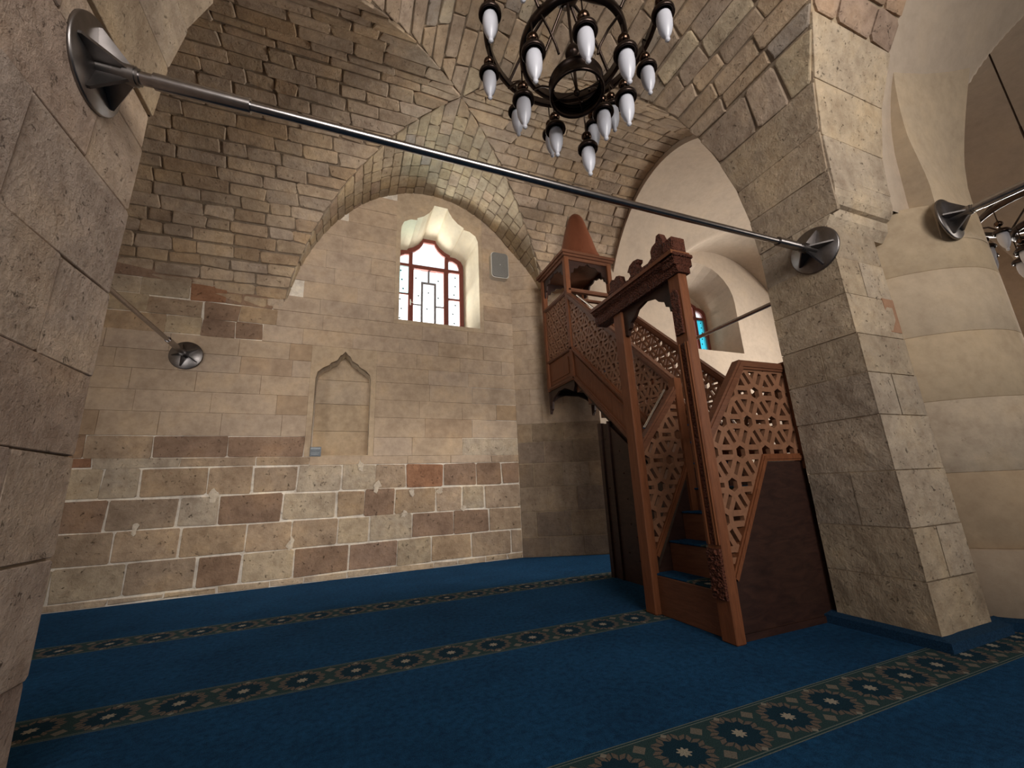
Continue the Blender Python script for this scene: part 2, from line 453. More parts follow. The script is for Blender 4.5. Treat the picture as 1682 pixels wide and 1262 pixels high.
wb.prism([(-3.45, -.1), (2.13, -.1), (2.13, 5.5), (-3.45, 5.5)], PW, -.30, 0, holes=[win1[::-1], nic[::-1]])
wall_back = wb.build('wall_back', M_mortar_light)
tag(wall_back, 'back wall of weathered limestone blocks below smooth pale ashlar with a round lunette', 'wall', kind='structure')
st = Stones(wall_back, M_rough)
obst = [(W1['c']-.62, W1['c']+.62, 3.0, 5.2), (-.47, .26, 1.30, 2.60)]
rows = [0, .065, .35, .63, .92, 1.205, 1.30, 1.52, 1.76, 1.98, 2.2, 2.40, 2.60, 2.80, 3.0, 3.2, 3.42, 3.64, 3.88, 4.12, 4.36, 4.6, 4.84, 5.08]
def lunette_z(x, y): return max(zc(YB, x), zc(XN, y))
for a, b in zip(rows, rows[1:]):
    ints = [(-3.3, 2.13)]
    for (o0, o1, oz0, oz1) in obst:
        if a < oz1-.01 and b > oz0+.01:
            new = []
            for i0, i1 in ints:
                if o1 <= i0 or o0 >= i1: new.append((i0, i1)); continue
                if o0-i0 > .03: new.append((i0, o0))
                if i1-o1 > .03: new.append((o1, i1))
            ints = new
    for i0, i1 in ints:
        us = [i0]; x = i0
        while True:
            smooth = not (b <= 1.21 or (a > 2.4 and x < -.95))
            x += rnd.uniform(.45, .68) if smooth else rnd.uniform(.26, .56)
            if x > i1-.16: us.append(i1); break
            us.append(x)
        for u0, u1 in zip(us, us[1:]):
            um, vm = (u0+u1)/2, (a+b)/2
            if a > lunette_z(um, wallY(um))+.04: continue
            smooth = not (b <= 1.21 or (a > 2.4 and um < -.85) or (1.2 < b < 1.6 and (um > 1.7 or um < -.45)))
            if 1.9 < b < 2.3 and um < -.7: smooth = True
            if smooth:
                tn = t_smooth()
                if rnd.random() < .10: tn = vary((.44, .32, .22), .06)
                st.put(PW, [(u0, a), (u1, a), (u1, b), (u0, b)], .009 if (um > 1.7 and b < 2.5) else .0016, .010, .0012, .0004, tn, cut=.008, mat=M_smooth)
            else:
                tn = t_rough()
                if b < .1: tn = vary((.50, .39, .28), .05)
                g = rnd.uniform(.008, .022) if b < 1.25 else rnd.uniform(.004, .010)
                st.put(PW, [(u0+rnd.uniform(-.012, .012), a), (u1, a+rnd.uniform(-.007, .007)), (u1, b), (u0, b)], g, .008, .005, .008, tn, cut=.045)
sm_b = MB(); r3 = random.Random(5)
for i in range(9):
    u = r3.uniform(-2.3, 1.9); v = r3.choice([.35, .63, .92, 1.205])+r3.uniform(-.05, .05)
    a_, b_2 = r3.uniform(.02, .05), r3.uniform(.04, .08); k = 11
    pl_ = [(u+a_*cos(2*pi*j/k)*r3.uniform(.35, 1.2), v+b_2*sin(2*pi*j/k)*r3.uniform(.35, 1.3)) for j in range(k)]
    sm_b.add([PW(x, z, .0125+.001*(i % 3)) for x, z in pl_]+[PW(u, v, .017)], [(j, (j+1) % k, k) for j in range(k)])
sm_b.build('mortar_smears', M_mortar_smear, wall_back, kind='stuff', recalc=False)
# dressed surround of the window and of the niche: smooth face stones with the opening cut out
sr = MB(); sr.prism([(W1['c']-.62, 3.0), (W1['c']+.62, 3.0), (W1['c']+.62, 5.08), (W1['c']-.62, 5.08)], PW, -.05, .0095, holes=[win1[::-1]], tone=(.52, .405, .29))
sr.build('window_surround', M_smooth, wall_back)
sr = MB(); sr.prism([(-.47, 1.30), (.26, 1.30), (.26, 2.60), (-.47, 2.60)], PW, -.05, .0095, holes=[nic[::-1]], tone=(.52, .40, .28))
sr.build('niche_surround', M_smooth, wall_back)
nb = MB()
us = [(-.5, 1.2, .3, 1.62), (-.5, 1.62, .3, 1.95), (-.5, 1.95, .3, 2.25), (-.5, 2.25, .3, 2.62)]
for u0, z0, u1, z1 in us: nb.prism([(u0, z0+.002), (u1, z0+.002), (u1, z1-.002), (u0, z1-.002)], PW, -.29, -.235, tone=vary((.52, .40, .28), .05))
nb.build('niche_back', M_smooth, wall_back)

# slanted stretch of wall behind the pulpit, then the east bay's wall
def mk_wall(p0, p1):
    p0 = Vector(p0); p1 = Vector(p1); d = (p1-p0).normalized(); n = Vector((d[1], -d[0]))
    return (p1-p0).length, (lambda u, v, k: (p0[0]+d[0]*u+n[0]*k, p0[1]+d[1]*u+n[1]*k, v))
Ls, PSL = mk_wall((2.13, wallY(2.13)), (3.18, 4.76))
ws = MB(); ws.prism([(0, -.1), (Ls, -.1), (Ls, 5.5), (0, 5.5)], PSL, -.3, 0)
wall_slant = ws.build('wall_slanted', M_mortar_warm)
tag(wall_slant, 'slanted stretch of stone wall behind the pulpit kiosk', 'wall', kind='structure')
st.done()
st = Stones(wall_slant, M_rough)
rows2 = [0, .24, .55, .86, 1.17, 1.46, 1.71, 1.98, 2.2, 2.42, 2.64, 2.86, 3.08, 3.3, 3.52, 3.74, 3.96, 4.2, 4.44, 4.7]
for k, (a, b) in enumerate(zip(rows2, rows2[1:])):
    us = split(0, Ls, .3, .5, first=.2 if k % 2 else .36)
    for u0, u1 in zip(us, us[1:]):
        p = PSL((u0+u1)/2, 0, 0)
        if a > lunette_z(p[0], p[1])+.04: continue
        sm_ = b > 1.75
        tn = t_smooth() if sm_ else vary(rnd.choice([(.34, .26, .19), (.38, .29, .21), (.28, .21, .155)]), .1)
        st.put(PSL, [(u0, a), (u1, a), (u1, b), (u0, b)], .002 if sm_ else .010, .008, .002, .0015, tn, cut=.03, mat=M_smooth if sm_ else M_rough)
Le, PE = mk_wall((3.18, 4.76), (9.2, 4.78))
W2 = dict(c=5.46, h=.72, z0=2.92, zs=4.05, zt=4.50)
arch2 = [(4.74-3.18, 2.92), (6.20-3.18, 2.92)]+[(5.47-3.18+.73*cos(a), 3.86+.66*sin(a)) for a in np.linspace(0, pi, 15)]
we = MB(); we.prism([(0, -.1), (Le, -.1), (Le, 5.5), (0, 5.5)], PE, -.06, 0, holes=[arch2[::-1]])
wall_east_bay = we.build('wall_plastered', M_plaster)
tag(wall_east_bay, 'pale plastered wall of the side bay with a deep arched window recess', 'wall', kind='structure')

# ---- windows ----------------------------------------------------------------
def reveal(name, outer, inner, Po, Pi, mat, parent):
    mb = MB(); n = len(outer)
    mb.add([Po(*p) for p in outer]+[Pi(*p) for p in inner], [(i, (i+1) % n, n+(i+1) % n, n+i) for i in range(n)])
    return mb.build(name, mat, parent, recalc=False)
def frame_bars(mb, segs, Y, wdt, dep):
    for (x0, z0, x1, z1) in segs: mb.bar((x0, Y, z0), (x1, Y, z1), dep, wdt, upv=(1, 0, 0) if abs(x1-x0) < 1e-6 else (0, 0, 1))
def inner_off(poly, cx, k, zadd): return [(cx+(x-cx)*k, z+(-zadd if z > 3.5 else zadd)) for x, z in poly]
def window(n, cx, h, z0, zs, zt, Y, label, teal):
    fr = empty('window_%d' % n, (cx, Y, z0), label, 'window', kind='structure')
    outl = ogee(cx, h, z0, zs, zt); k = (h-.06)/h
    inl = [(cx+(x-cx)*k, z0+.05 if z < z0+.01 else z-.06) for x, z in outl]
    mb = MB(); mb.prism(outl, lambda u, v, d: (u, Y+d, v), -.035, .035, holes=[inl[::-1]])
    f1 = mb.build('window_frame', M_wood_red)
    zt1 = zs-.05; xs = .27*h/.53
    mb = MB(); mb.box(cx-xs-.027, cx-xs+.027, Y-.03, Y+.03, z0, zs+.16); mb.box(cx+xs-.027, cx+xs+.027, Y-.03, Y+.03, z0, zs+.16)
    f2 = mb.build('mullion', M_wood_red)
    mb = MB(); mb.box(cx-h+.03, cx+h-.03, Y-.028, Y+.028, zt1-.022, zt1+.022)
    f3 = mb.build('transom', M_wood_red)
    mb = MB(); H = zt1-z0
    for s in (-1, 1):
        for q in (.14, .57): mb.box(*sorted((cx+s*(xs+.02), cx+s*(h-.03))), Y-.02, Y+.02, z0+H*q-.013, z0+H*q+.013)
    f4 = mb.build('glazing_bar', M_wood_red)
    mb = MB()
    mb.box(cx-xs+.022, cx-xs+.045, Y-.045, Y+.01, z0, zt1-.02); mb.box(cx+xs-.045, cx+xs-.022, Y-.045, Y+.01, z0, zt1-.02)
    mb.box(cx-xs+.02, cx+xs-.02, Y-.0449, Y+.01, zt1-.048, zt1-.022)
    f5 = mb.build('casement', M_wood_red)
    mb = MB(); uz = z0+H*.76; q = xs*.36
    for s in (-1, 1): mb.box(cx+s*q-.016, cx+s*q+.016, Y-.02, Y+.012, z0+.02, uz)
    mb.box(cx-q-.016, cx+q+.016, Y-.0199, Y+.012, uz-.016, uz+.018); mb.box(cx-.012, cx+.012, Y-.02, Y+.012, uz+.01, zt1-.04)
    for s in (-1, 1): mb.box(*sorted((cx+s*(q+.011), cx+s*(xs-.04))), Y-.018, Y+.01, z0+H*.42, z0+H*.42+.022)
    f6 = mb.build('leading', flatlead)
    mb = MB(); mb.tube([(cx-xs, Y-.05, z0+H*.44), (cx-xs+.05, Y-.06, z0+H*.44)], .008, 8); mb.tube([(cx-xs+.005, Y-.05, z0+H*.40), (cx-xs+.005, Y-.055, z0+H*.48)], .009, 8)
    f7 = mb.build('window_handle', M_white)
    P = []
    def pane(x0, x1, za, zb, mat, dots=0):
        mb = MB(); mb.box(x0, x1, Y-.003, Y+.003, za, zb); P.append(mb.build('pane', mat))
        if dots:
            mt = MB()
            for i in range(dots):
                zz = za+(zb-za)*(i+.5)/dots; xx = (x0+x1)/2+rnd.choice((-.02, .02, 0)); e = .015
                mt.add([(xx-e, Y-.005, zz), (xx, Y-.005, zz-e*1.3), (xx+e, Y-.005, zz), (xx, Y-.005, zz+e*1.3)], [(0, 1, 2, 3)])
            o = mt.build('motif', M_motif, P[-1], recalc=False)
    for s in (-1, 1):
        x0, x1 = sorted((cx+s*(xs+.023), cx+s*(h-.045)))
        mt = M_teal if (teal and s > 0) else M_pane
        pane(x0, x1, z0+.03, z0+H*.14-.013, M_pane); pane(x0, x1, z0+H*.14+.013, z0+H*.57-.013, mt, 3); pane(x0, x1, z0+H*.57+.013, zt1-.022, mt if teal else (M_tint if s < 0 else M_pane), 3)
    for s in (-1, 1):
        x0, x1 = sorted((cx+s*(q+.013), cx+s*(xs-.045))); zm = z0+H*.42
        pane(x0, x1, z0+.03, zm, M_pane); pane(x0, x1, zm+.022, zt1-.048, M_pane, 2)
    pane(cx-q+.012, cx+q-.012, z0+.03, uz-.012, M_pane, 3)
    top = [p for p in inl if p[1] > zt1+.02]
    top = sorted(top, key=lambda p: -p[0]); top = [(cx+h*k, zt1+.022)]+top+[(cx-h*k, zt1+.022)]
    mb = MB(); mb.prism(top[::-1], lambda u, v, d: (u, Y+d, v), -.003, .003); P.append(mb.build('pane', M_pane))
    mt = MB()
    for s in (-.11, 0, .11): mt.box(cx+s-.002, cx+s+.002, Y-.007, Y-.004, zt1+.03, zt1+(.27 if s == 0 else .18))
    mt.box(cx-.2, cx+.2, Y-.007, Y-.0041, zt1+.13, zt1+.134); mt.build('leading_line', flatlead, P[-1])
    hold(fr, f1, f2, f3, f4, f5, f6, f7, *P)
    return outl
flatlead = flat('grey_lead_came', (.20, .19, .20), .5, .3)
FY1 = 5.66
o1 = window(1, .98, .53, 3.06, 4.20, 4.63, FY1, 'ogee-headed window with red wooden frame above the smooth back wall', False)
reveal('window_reveal', win1, o1, lambda x, z: (x, wallY(x)-.013, z), lambda x, z: (x, FY1+.02, z), M_reveal, wall_back)
FY2 = 5.30
o2 = window(2, 5.50, .52, 2.98, 3.78, 4.16, FY2, 'smaller window with turquoise glass seen behind the pulpit', True)
# recess of the second window: arched outside, meeting a rectangle around the frame
nA = len(arch2)
in2 = [(4.97-3.18, 2.98), (6.03-3.18, 2.98)]+[(5.50-3.18+.54*cos(a), 3.74+.48*sin(a)) for a in np.linspace(0, pi, 15)]
reveal('recess_reveal', arch2, in2, lambda u, z: PE(u, z, 0), lambda u, z: (3.18+u, FY2, z), M_plaster, wall_east_bay)
mb = MB(); rect = [(1.6, 2.9), (3.0, 2.9), (3.0, 4.4), (1.6, 4.4)]
mb.prism(rect, lambda u, v, d: (3.18+u, FY2+.035-d, v), 0, .03, holes=[[(x-3.18, z) for x, z in o2][::-1]])
mb.build('recess_back', M_plaster, wall_east_bay)

# ---- vaults -----------------------------------------------------------------
def strip_backing(mb, A, P, fn, depth=0, n=90, tone=None):
    """fn(z)-> list of (u0,u1) exposed at height z"""
    for i in range(n):
        s0, s1 = A.len*i/n, A.len*(i+1)/n
        z0 = A.at(s0)[1]; z1 = A.at(s1)[1]
        for (a0, a1), (b0, b1) in zip(fn(z0), fn(z1)):
            if a1-a0 < 1e-4 and b1-b0 < 1e-4: continue
            mb.add([P(a0, s0, depth), P(a1, s0, depth), P(b1, s1, depth), P(b0, s1, depth)], [(0, 1, 2, 3)], tone)
# north-south barrel
def fy(z):
    hn = hw(XN, z); hs = hw(XS, z)
    return [(3.5+hn, 5.45), (-.5+hs, 3.5-hn), (-4.2, -.5-hs)]
cb = MB(); strip_backing(cb, AY, PY, fy)
ceiling = cb.build('ceiling', M_mortar_dark, recalc=False)
tag(ceiling, 'groin vault of rough tan stones above the hanging lamps', 'ceiling', kind='structure')
st.done()
st = Stones(ceiling, M_vault)
def courses(A, big, small, zswitch):
    out = [0.]; L = 0
    half = A.len/2
    while L < half:
        z = A.at(L)[1]; L += (big if z < zswitch else small)*rnd.uniform(.88, 1.12); out.append(min(L, half))
    if out[-1]-out[-2] < .08: out.pop(-2)
    return out+[A.len-x for x in out[-2::-1]]
cs = courses(AY, .30, .135, 3.45)
for s0, s1 in zip(cs, cs[1:]):
    z0, z1 = AY.at(s0)[1], AY.at(s1)[1]; zm = max(z0, z1); left = s0 < AY.len/2
    big = zm < 3.5
    # lunette side
    a0, a1 = 3.5+hw(XN, z0), 3.5+hw(XN, z1)
    end = 5.12+.04*(.95)
    us = split(max(a0, a1), 5.20, .16, .27)
    for i, (u0, u1) in enumerate(zip(us, us[1:])):
        q = [(a0 if i == 0 else u0, s0), (u1, s0), (u1, s1), (a1 if i == 0 else u0, s1)]
        st.put(PY, q, .010, .014, .008, .006, vary((.42, .335, .235), .12) if rnd.random() < .8 else t_vault(), cut=.14)
    # towards the camera
    lo0, lo1 = max(.75, -.5+hw(XS, z0)), max(.75, -.5+hw(XS, z1)); b0, b1 = 3.5-hw(XN, z0), 3.5-hw(XN, z1)
    m0, m1 = max(lo0, lo1), min(b0, b1)
    if m1-m0 < .1: us = [m0, max(m1, m0+.02)]
    else: us = split(m0, m1, .5 if big else .2, .8 if big else .42)
    for i, (u0, u1) in enumerate(zip(us, us[1:])):
        f, l = i == 0, i == len(us)-2
        q = [(lo0 if f else u0, s0), (b0 if l else u1, s0), (b1 if l else u1, s1), (lo1 if f else u0, s1)]
        if big: st.put(PY, q, .003, .010, .0025, .0015, t_pier(), cut=.04, mat=M_pier)
        else: st.put(PY, q, rnd.uniform(.010, .02), rnd.uniform(.010, .022), .007, .009, t_vault(), cut=.11)
# east-west barrel of the far bay
EX = 3.68
def fx(z):
    h = hw(YB, z); return [(-3.4, .95-h), (.95+h, EX)]
cb = MB(); strip_backing(cb, AXN, PXN, fx)
cvault = cb.build('ceiling_cross_vault', M_mortar_dark, recalc=False)
tag(cvault, 'barrel vault of long horizontal stone courses over the far bay', 'ceiling', kind='structure')
st.done()
st = Stones(cvault, M_vault)
cs = courses(AXN, .14, .145, 9)
for s0, s1 in zip(cs, cs[1:]):
    y0, z0 = AXN.at(s0)[:2]; y1, z1 = AXN.at(s1)[:2]
    if max(y0, y1) < 2.25: continue
    if max(z0, z1) < 3.0 and max(y0, y1) > 4: 
        continue
    h0, h1 = hw(YB, z0), hw(YB, z1)
    c0, c1 = .95-h0, .95-h1; us = split(-2.95, min(c0, c1), .22, .5)
    if z0 < 4.2 and y0 > 4: us = split(-2.95, min(c0, c1), .2, .42)
    for i, (u0, u1) in enumerate(zip(us, us[1:])):
        l = i == len(us)-2
        q = [(u0, s0), (c0 if l else u1, s0), (c1 if l else u1, s1), (u0, s1)]
        tn = vary((.47, .365, .27), .13) if rnd.random() < .75 else vary((.43, .315, .215), .12)
        st.put(PXN, q, rnd.uniform(.008, .018), rnd.uniform(.012, .026), .008, .011, tn, cut=.12)
    c0, c1 = .95+h0, .95+h1; us = split(max(c0, c1), EX, .22, .45)
    for i, (u0, u1) in enumerate(zip(us, us[1:])):
        q = [(c0 if i == 0 else u0, s0), (u1, s0), (u1, s1), (c1 if i == 0 else u0, s1)]
        st.put(PXN, q, rnd.uniform(.008, .018), rnd.uniform(.010, .022), .009, .009, vary((.38, .29, .21), .12), cut=.13)
# near cross barrel: springs from the pier's corbel towards the camera
def fs(z):
    h = hw(YB, z); return [(-3.4, .95-h), (.95+h, 3.36)]
cb = MB(); strip_backing(cb, AXS, PXS, fs)
csoff = cb.build('ceiling_near_vault', M_mortar_warm, recalc=False)
tag(csoff, 'curved stone soffit springing from the corbel of the right pier', 'ceiling', kind='structure')
st.done()
st = Stones(csoff, M_pier)
L1 = AXS.len
ss = [L1]; zz = 0
while ss[-1] > L1-2.3:
    z = AXS.at(ss[-1])[1]; ss.append(ss[-1]-(.38 if z < 3.55 else .2)*rnd.uniform(.9, 1.1))
for s1, s0 in zip(ss, ss[1:]):
    z0, z1 = AXS.at(s0)[1], AXS.at(s1)[1]
    a0, a1 = .95+hw(YB, z0), .95+hw(YB, z1); low = max(z0, z1) < 3.75
    us = split(max(a0, a1), 3.362, .3, .8 if low else .42)
    for i, (u0, u1) in enumerate(zip(us, us[1:])):
        q = [(a0 if i == 0 else u0, s0), (u1, s0), (u1, s1), (a1 if i == 0 else u0, s1)]
        if low: st.put(PXS, q, .0025, .010, .002, .001, vary((.50, .405, .30), .06), cut=.02)
        else: st.put(PXS, q, .014, .02, .012, .008, vary((.42, .30, .22), .12), cut=.13, mat=M_vault)
# plastered vaults to the east
def grid(mb, x0, x1, y0, y1, fn, st_=.03):
    nx = int((x1-x0)/st_)+1; ny = int((y1-y0)/st_)+1
    vs = [(x0+(x1-x0)*i/nx, y0+(y1-y0)*j/ny, 0) for i in range(nx+1) for j in range(ny+1)]
    vs = [(x, y, fn(x, y)) for x, y, _ in vs]
    fs_ = [(i*(ny+1)+j, (i+1)*(ny+1)+j, (i+1)*(ny+1)+j+1, i*(ny+1)+j+1) for i in range(nx) for j in range(ny)]
    mb.add(vs, fs_, None, True)
XNp = dict(XN, a=1.62, b=2.54)
gp = MB()
grid(gp, EX, 9.2, 1.32, 5.6, lambda x, y: max(zc(Y2, x), zc(XNp, y)))
grid(gp, 3.36, 9.2, -4.2, 1.32, lambda x, y: max(zc(Y2, x), zc(XS, y)))
# thin step between the rubble stub and the plaster
nS = 60
pa = [PXN(EX, AXN.len*i/nS, .0) for i in range(nS+1)]
pb = [(EX, XNp['c']-XNp['a']*cos(pi*i/nS), XNp['z']+XNp['b']*sin(pi*i/nS)) for i in range(nS+1)]
gp.add(pa+pb, [(i, i+1, nS+2+i, nS+1+i) for i in range(nS)])
cpl = gp.build('ceiling_plastered_vault', M_plaster, recalc=False)
tag(cpl, 'smooth plastered groin vault of the side bay right of the pulpit', 'ceiling', kind='structure')
# outer shell: walls out of sight and the roof slab above
sh = MB(); sh.box(-3.6, -3.4, -4.4, 5.9, -.1, 5.6); w_ = sh.build('wall_left', M_plaster); tag(w_, 'plain wall closing the left end of the far bay', 'wall', kind='structure')
sh = MB(); sh.box(-3.6, 9.4, -4.4, -4.2, -.1, 5.6); w_ = sh.build('wall_near', M_plaster); tag(w_, 'plain wall behind the viewer', 'wall', kind='structure')
sh = MB(); sh.box(9.2, 9.4, -4.4, 5.9, -.1, 5.6); w_ = sh.build('wall_right', M_plaster); tag(w_, 'plain far wall closing the side aisle on the right', 'wall', kind='structure')
sh = MB(); sh.box(-3.6, 9.4, -4.4, 5.15, 5.45, 5.6); w_ = sh.build('ceiling_slab', M_plaster); tag(w_, 'roof slab over the vaults', 'ceiling', kind='structure')

# ---- right pier -------------------------------------------------------------
PX0, PX1, PY0, PY1 = 2.76, 3.24, 1.385, 1.85
pr = MB(); pr.box(PX0+.006, PX1, PY0+.004, PY1-.01, 0, 2.5)
pr.box(PX0+.02, 3.5, PY0+.10, PY1-.01, 0, 2.62)
pier = pr.build('wall_pier', M_mortar_warm)
tag(pier, 'tooled limestone pier with moulded corbel beside the pulpit', 'pier', kind='structure')
pz = [0.0, .30, .56, .86, 1.17, 1.42, 1.66, 1.92, 2.17, 2.40]
def rock(mb, x0, x1, y0, y1, z0, z1, tone, n=5, amp=.005, bev=.005):
    """block with subdivided slightly uneven faces"""
    def face(o, a, b, nrm, la, lb):
        na = max(2, int(la/.09)); nb_ = max(2, int(lb/.09)); vs = []
        for i in range(na+1):
            for j in range(nb_+1):
                e = i in (0, na) or j in (0, nb_)
                k = -bev*.6 if e else rnd.uniform(-amp, amp)
                vs.append(o+a*(i/na)+b*(j/nb_)+nrm*k)
        mb.add(vs, [(i*(nb_+1)+j, (i+1)*(nb_+1)+j, (i+1)*(nb_+1)+j+1, i*(nb_+1)+j+1) for i in range(na) for j in range(nb_)], tone)
    V = Vector; i_ = bev*.35
    face(V((x0, y0+i_, z0+i_)), V((0, y1-y0-2*i_, 0)), V((0, 0, z1-z0-2*i_)), V((-1, 0, 0)), y1-y0, z1-z0)
    face(V((x0+i_, y0, z0+i_)), V((x1-x0-2*i_, 0, 0)), V((0, 0, z1-z0-2*i_)), V((0, -1, 0)), x1-x0, z1-z0)
    mb.box(x0+bev, x1-.002, y0+bev, y1-.002, z0+.002, z1-.002, tone)
for i, (a, b) in enumerate(zip(pz, pz[1:])):
    bat = .055*(1-b/2.4)
    if i % 3 == 0: cuts = [(PX0, PX1, PY0, PY1)]
    elif i % 3 == 1: cuts = [(PX0, 2.98, PY0, PY1), (2.981, PX1, PY0, PY1)]
    else: cuts = [(PX0, PX1, PY0, 1.60), (PX0, PX1, 1.601, PY1)]
    for (x0, x1, y0, y1) in cuts:
        mb = MB(); rock(mb, x0+rnd.uniform(-.004, .004), x1, y0-(bat*.4 if y0 == PY0 else 0), y1, a+.0015, b-.0015, vary((.40, .325, .245), .1))
        mb.build('stone', M_pier, pier, recalc=True)
# brick-coloured patch and grey fillet
mb = MB(); mb.box(3.12, 3.235, PY0-.004, PY0+.03, 1.70, 1.93, tone=(.33, .19, .12)); mb.build('brick_patch', M_smooth, pier)
# corbel
prof = [(1.40, 2.38), (1.385, 2.40), (1.355, 2.44), (1.345, 2.50), (1.36, 2.505), (1.325, 2.515), (1.30, 2.555), (1.29, 2.61), (1.295, 2.66), (1.31, 2.665), (1.285, 2.675), (1.285, 2.78), (1.30, 2.80), (1.295, 2.90), (1.60, 2.90), (1.60, 2.38)]
mb = MB(); mb.prism(prof, lambda u, v, d: (d, u, v), 2.755, 3.36, tone=(.50, .41, .31)); mb.build('corbel', M_pier, pier)
mb = MB(); rock(mb, PX0, PX1, 1.52, PY1, 2.403, 2.60, (.38, .31, .235)); mb.build('stone', M_pier, pier)

# ---- round column -----------------------------------------------------------
CX, CY, CR = 3.95, 1.80, .665
colm = empty('wall_column', (CX, CY, 0), 'round smooth stone column on the right with a vault springing from it', 'column', kind='structure')
czs = [0, .40, .83, 1.27, 1.70, 2.14, 2.62]; drums = []
for i, (a, b) in enumerate(zip(czs, czs[1:])):
    r = CR+(.05 if i == 0 else 0); e = .004
    mb = MB(); mb.lathe((CX, CY, 0), [(0, a), (r-e, a), (r, a+e), (r, b-e), (r-e, b), (0, b)], 64, tone=vary((.50, .40, .29) if i > 1 else (.40, .31, .22), .05))
    drums.append(mb.build('drum', M_column if i != 2 else M_smooth))
# the flaring springer above the column
sp = MB(); vs = []; NS = 18; NX = 12
for i in range(NS+1):
    z = 2.36+(4.05-2.36)*i/NS; k = min(1, max(0, (z-2.36)/.45)); k = k*k*(3-2*k); xl = 3.45+.19*min(1, max(0, (3.55-z)/.95))**1.3
    ya = 1.165 if z < 3.1 else 1.165-.16*(z-3.1)**1.35
    for j in range(NX+1):
        x = xl+(4.30-xl)*j/NX; dx = x-CX
        yc = CY-sqrt(max(.01, (CR+.002)**2-dx*dx)); yu = ya+(j/NX)*(.045-.13*max(0, z-2.9))
        vs.append((x, yc*(1-k)+yu*k, z))
    vs += [(4.32, 1.86, z), (xl, 1.84, z)]
W_ = NX+3
sp.add(vs, [(i*W_+k_, i*W_+k_+1, (i+1)*W_+k_+1, (i+1)*W_+k_) for i in range(NS) for k_ in range(NX)], (.50, .40, .29), True)
sp.add(vs, [(i*W_+k_, i*W_+(k_+1) % W_, (i+1)*W_+(k_+1) % W_, (i+1)*W_+k_) for i in range(NS) for k_ in (NX, NX+1, NX+2)], (.50, .40, .29))
drums.append(sp.build('springer', M_column, recalc=False))
# concave grey fillet between pier and column
mb = MB(); N = 8; vs = []
for z in (0, 2.62):
    for i in range(N+1):
        a = i/N*pi/2; vs.append((3.235+.20*(1-cos(a))*1.0, 1.395+.17*sin(a)*.9+(-.0), z))
mb.add(vs, [(i, i+1, N+2+i, N+1+i) for i in range(N)], (.42, .365, .30), True)
drums.append(mb.build('fillet', M_column, recalc=False))
hold(colm, *drums)

# ---- left pier --------------------------------------------------------------
LX, LY0, LY1 = -.866, .2, 1.85
lp = MB(); lp.box(-1.95, LX-.012, LY0, LY1-.012, 0, 2.6)
lpier = lp.build('wall_left_pier', M_mortar_warm)
tag(lpier, 'large limestone pier filling the left edge of the view', 'pier', kind='structure')
def PL(u, v, d): return (LX+d-.012, u, v)
st.done()
st = Stones(lpier, M_pier)
lz = [0, .36, .70, 1.02, 1.30, 1.62, 1.98, 2.28, 2.45]
for k, (a, b) in enumerate(zip(lz, lz[1:])):
    us = [LY0, .78, 1.30, LY1] if k % 2 else [LY0, .55, 1.02, 1.56, LY1]
    for u0, u1 in zip(us, us[1:]):
        tn = vary((.46, .355, .29), .08) if rnd.random() < .4 else vary((.51, .41, .34), .07)
        st.put(PL, [(u0, a), (u1, a), (u1, b), (u0, b)], .0035, .012, .003, .004, tn, cut=.03)

st.done()
# ---- carpet curb at the pier and column base --------------------------------
cbm = MB()
pts = [(2.70, 1.90), (2.715, 1.315), (3.30, 1.315)]
for a in np.linspace(radians(215), radians(300), 10): pts.append((CX+.77*cos(a), CY+.77*sin(a)))
inn = [(2.78, 1.90), (2.78, 1.40), (3.30, 1.40)]+[(CX+.69*cos(a), CY+.69*sin(a)) for a in np.linspace(radians(215), radians(300), 10)]
n = len(pts)
cbm.add([(x, y, 0) for x, y in pts]+[(x, y, .045) for x, y in pts]+[(x, y, .06) for x, y in inn],
        [(i, i+1, n+i+1, n+i) for i in range(n-1)]+[(n+i, n+i+1, 2*n+i+1, 2*n+i) for i in range(n-1)])
cbo = cbm.build('baseboard_pier', M_curb); tag(cbo, 'dark blue carpet edge turned up at the pier foot', 'carpet edge', kind='structure')

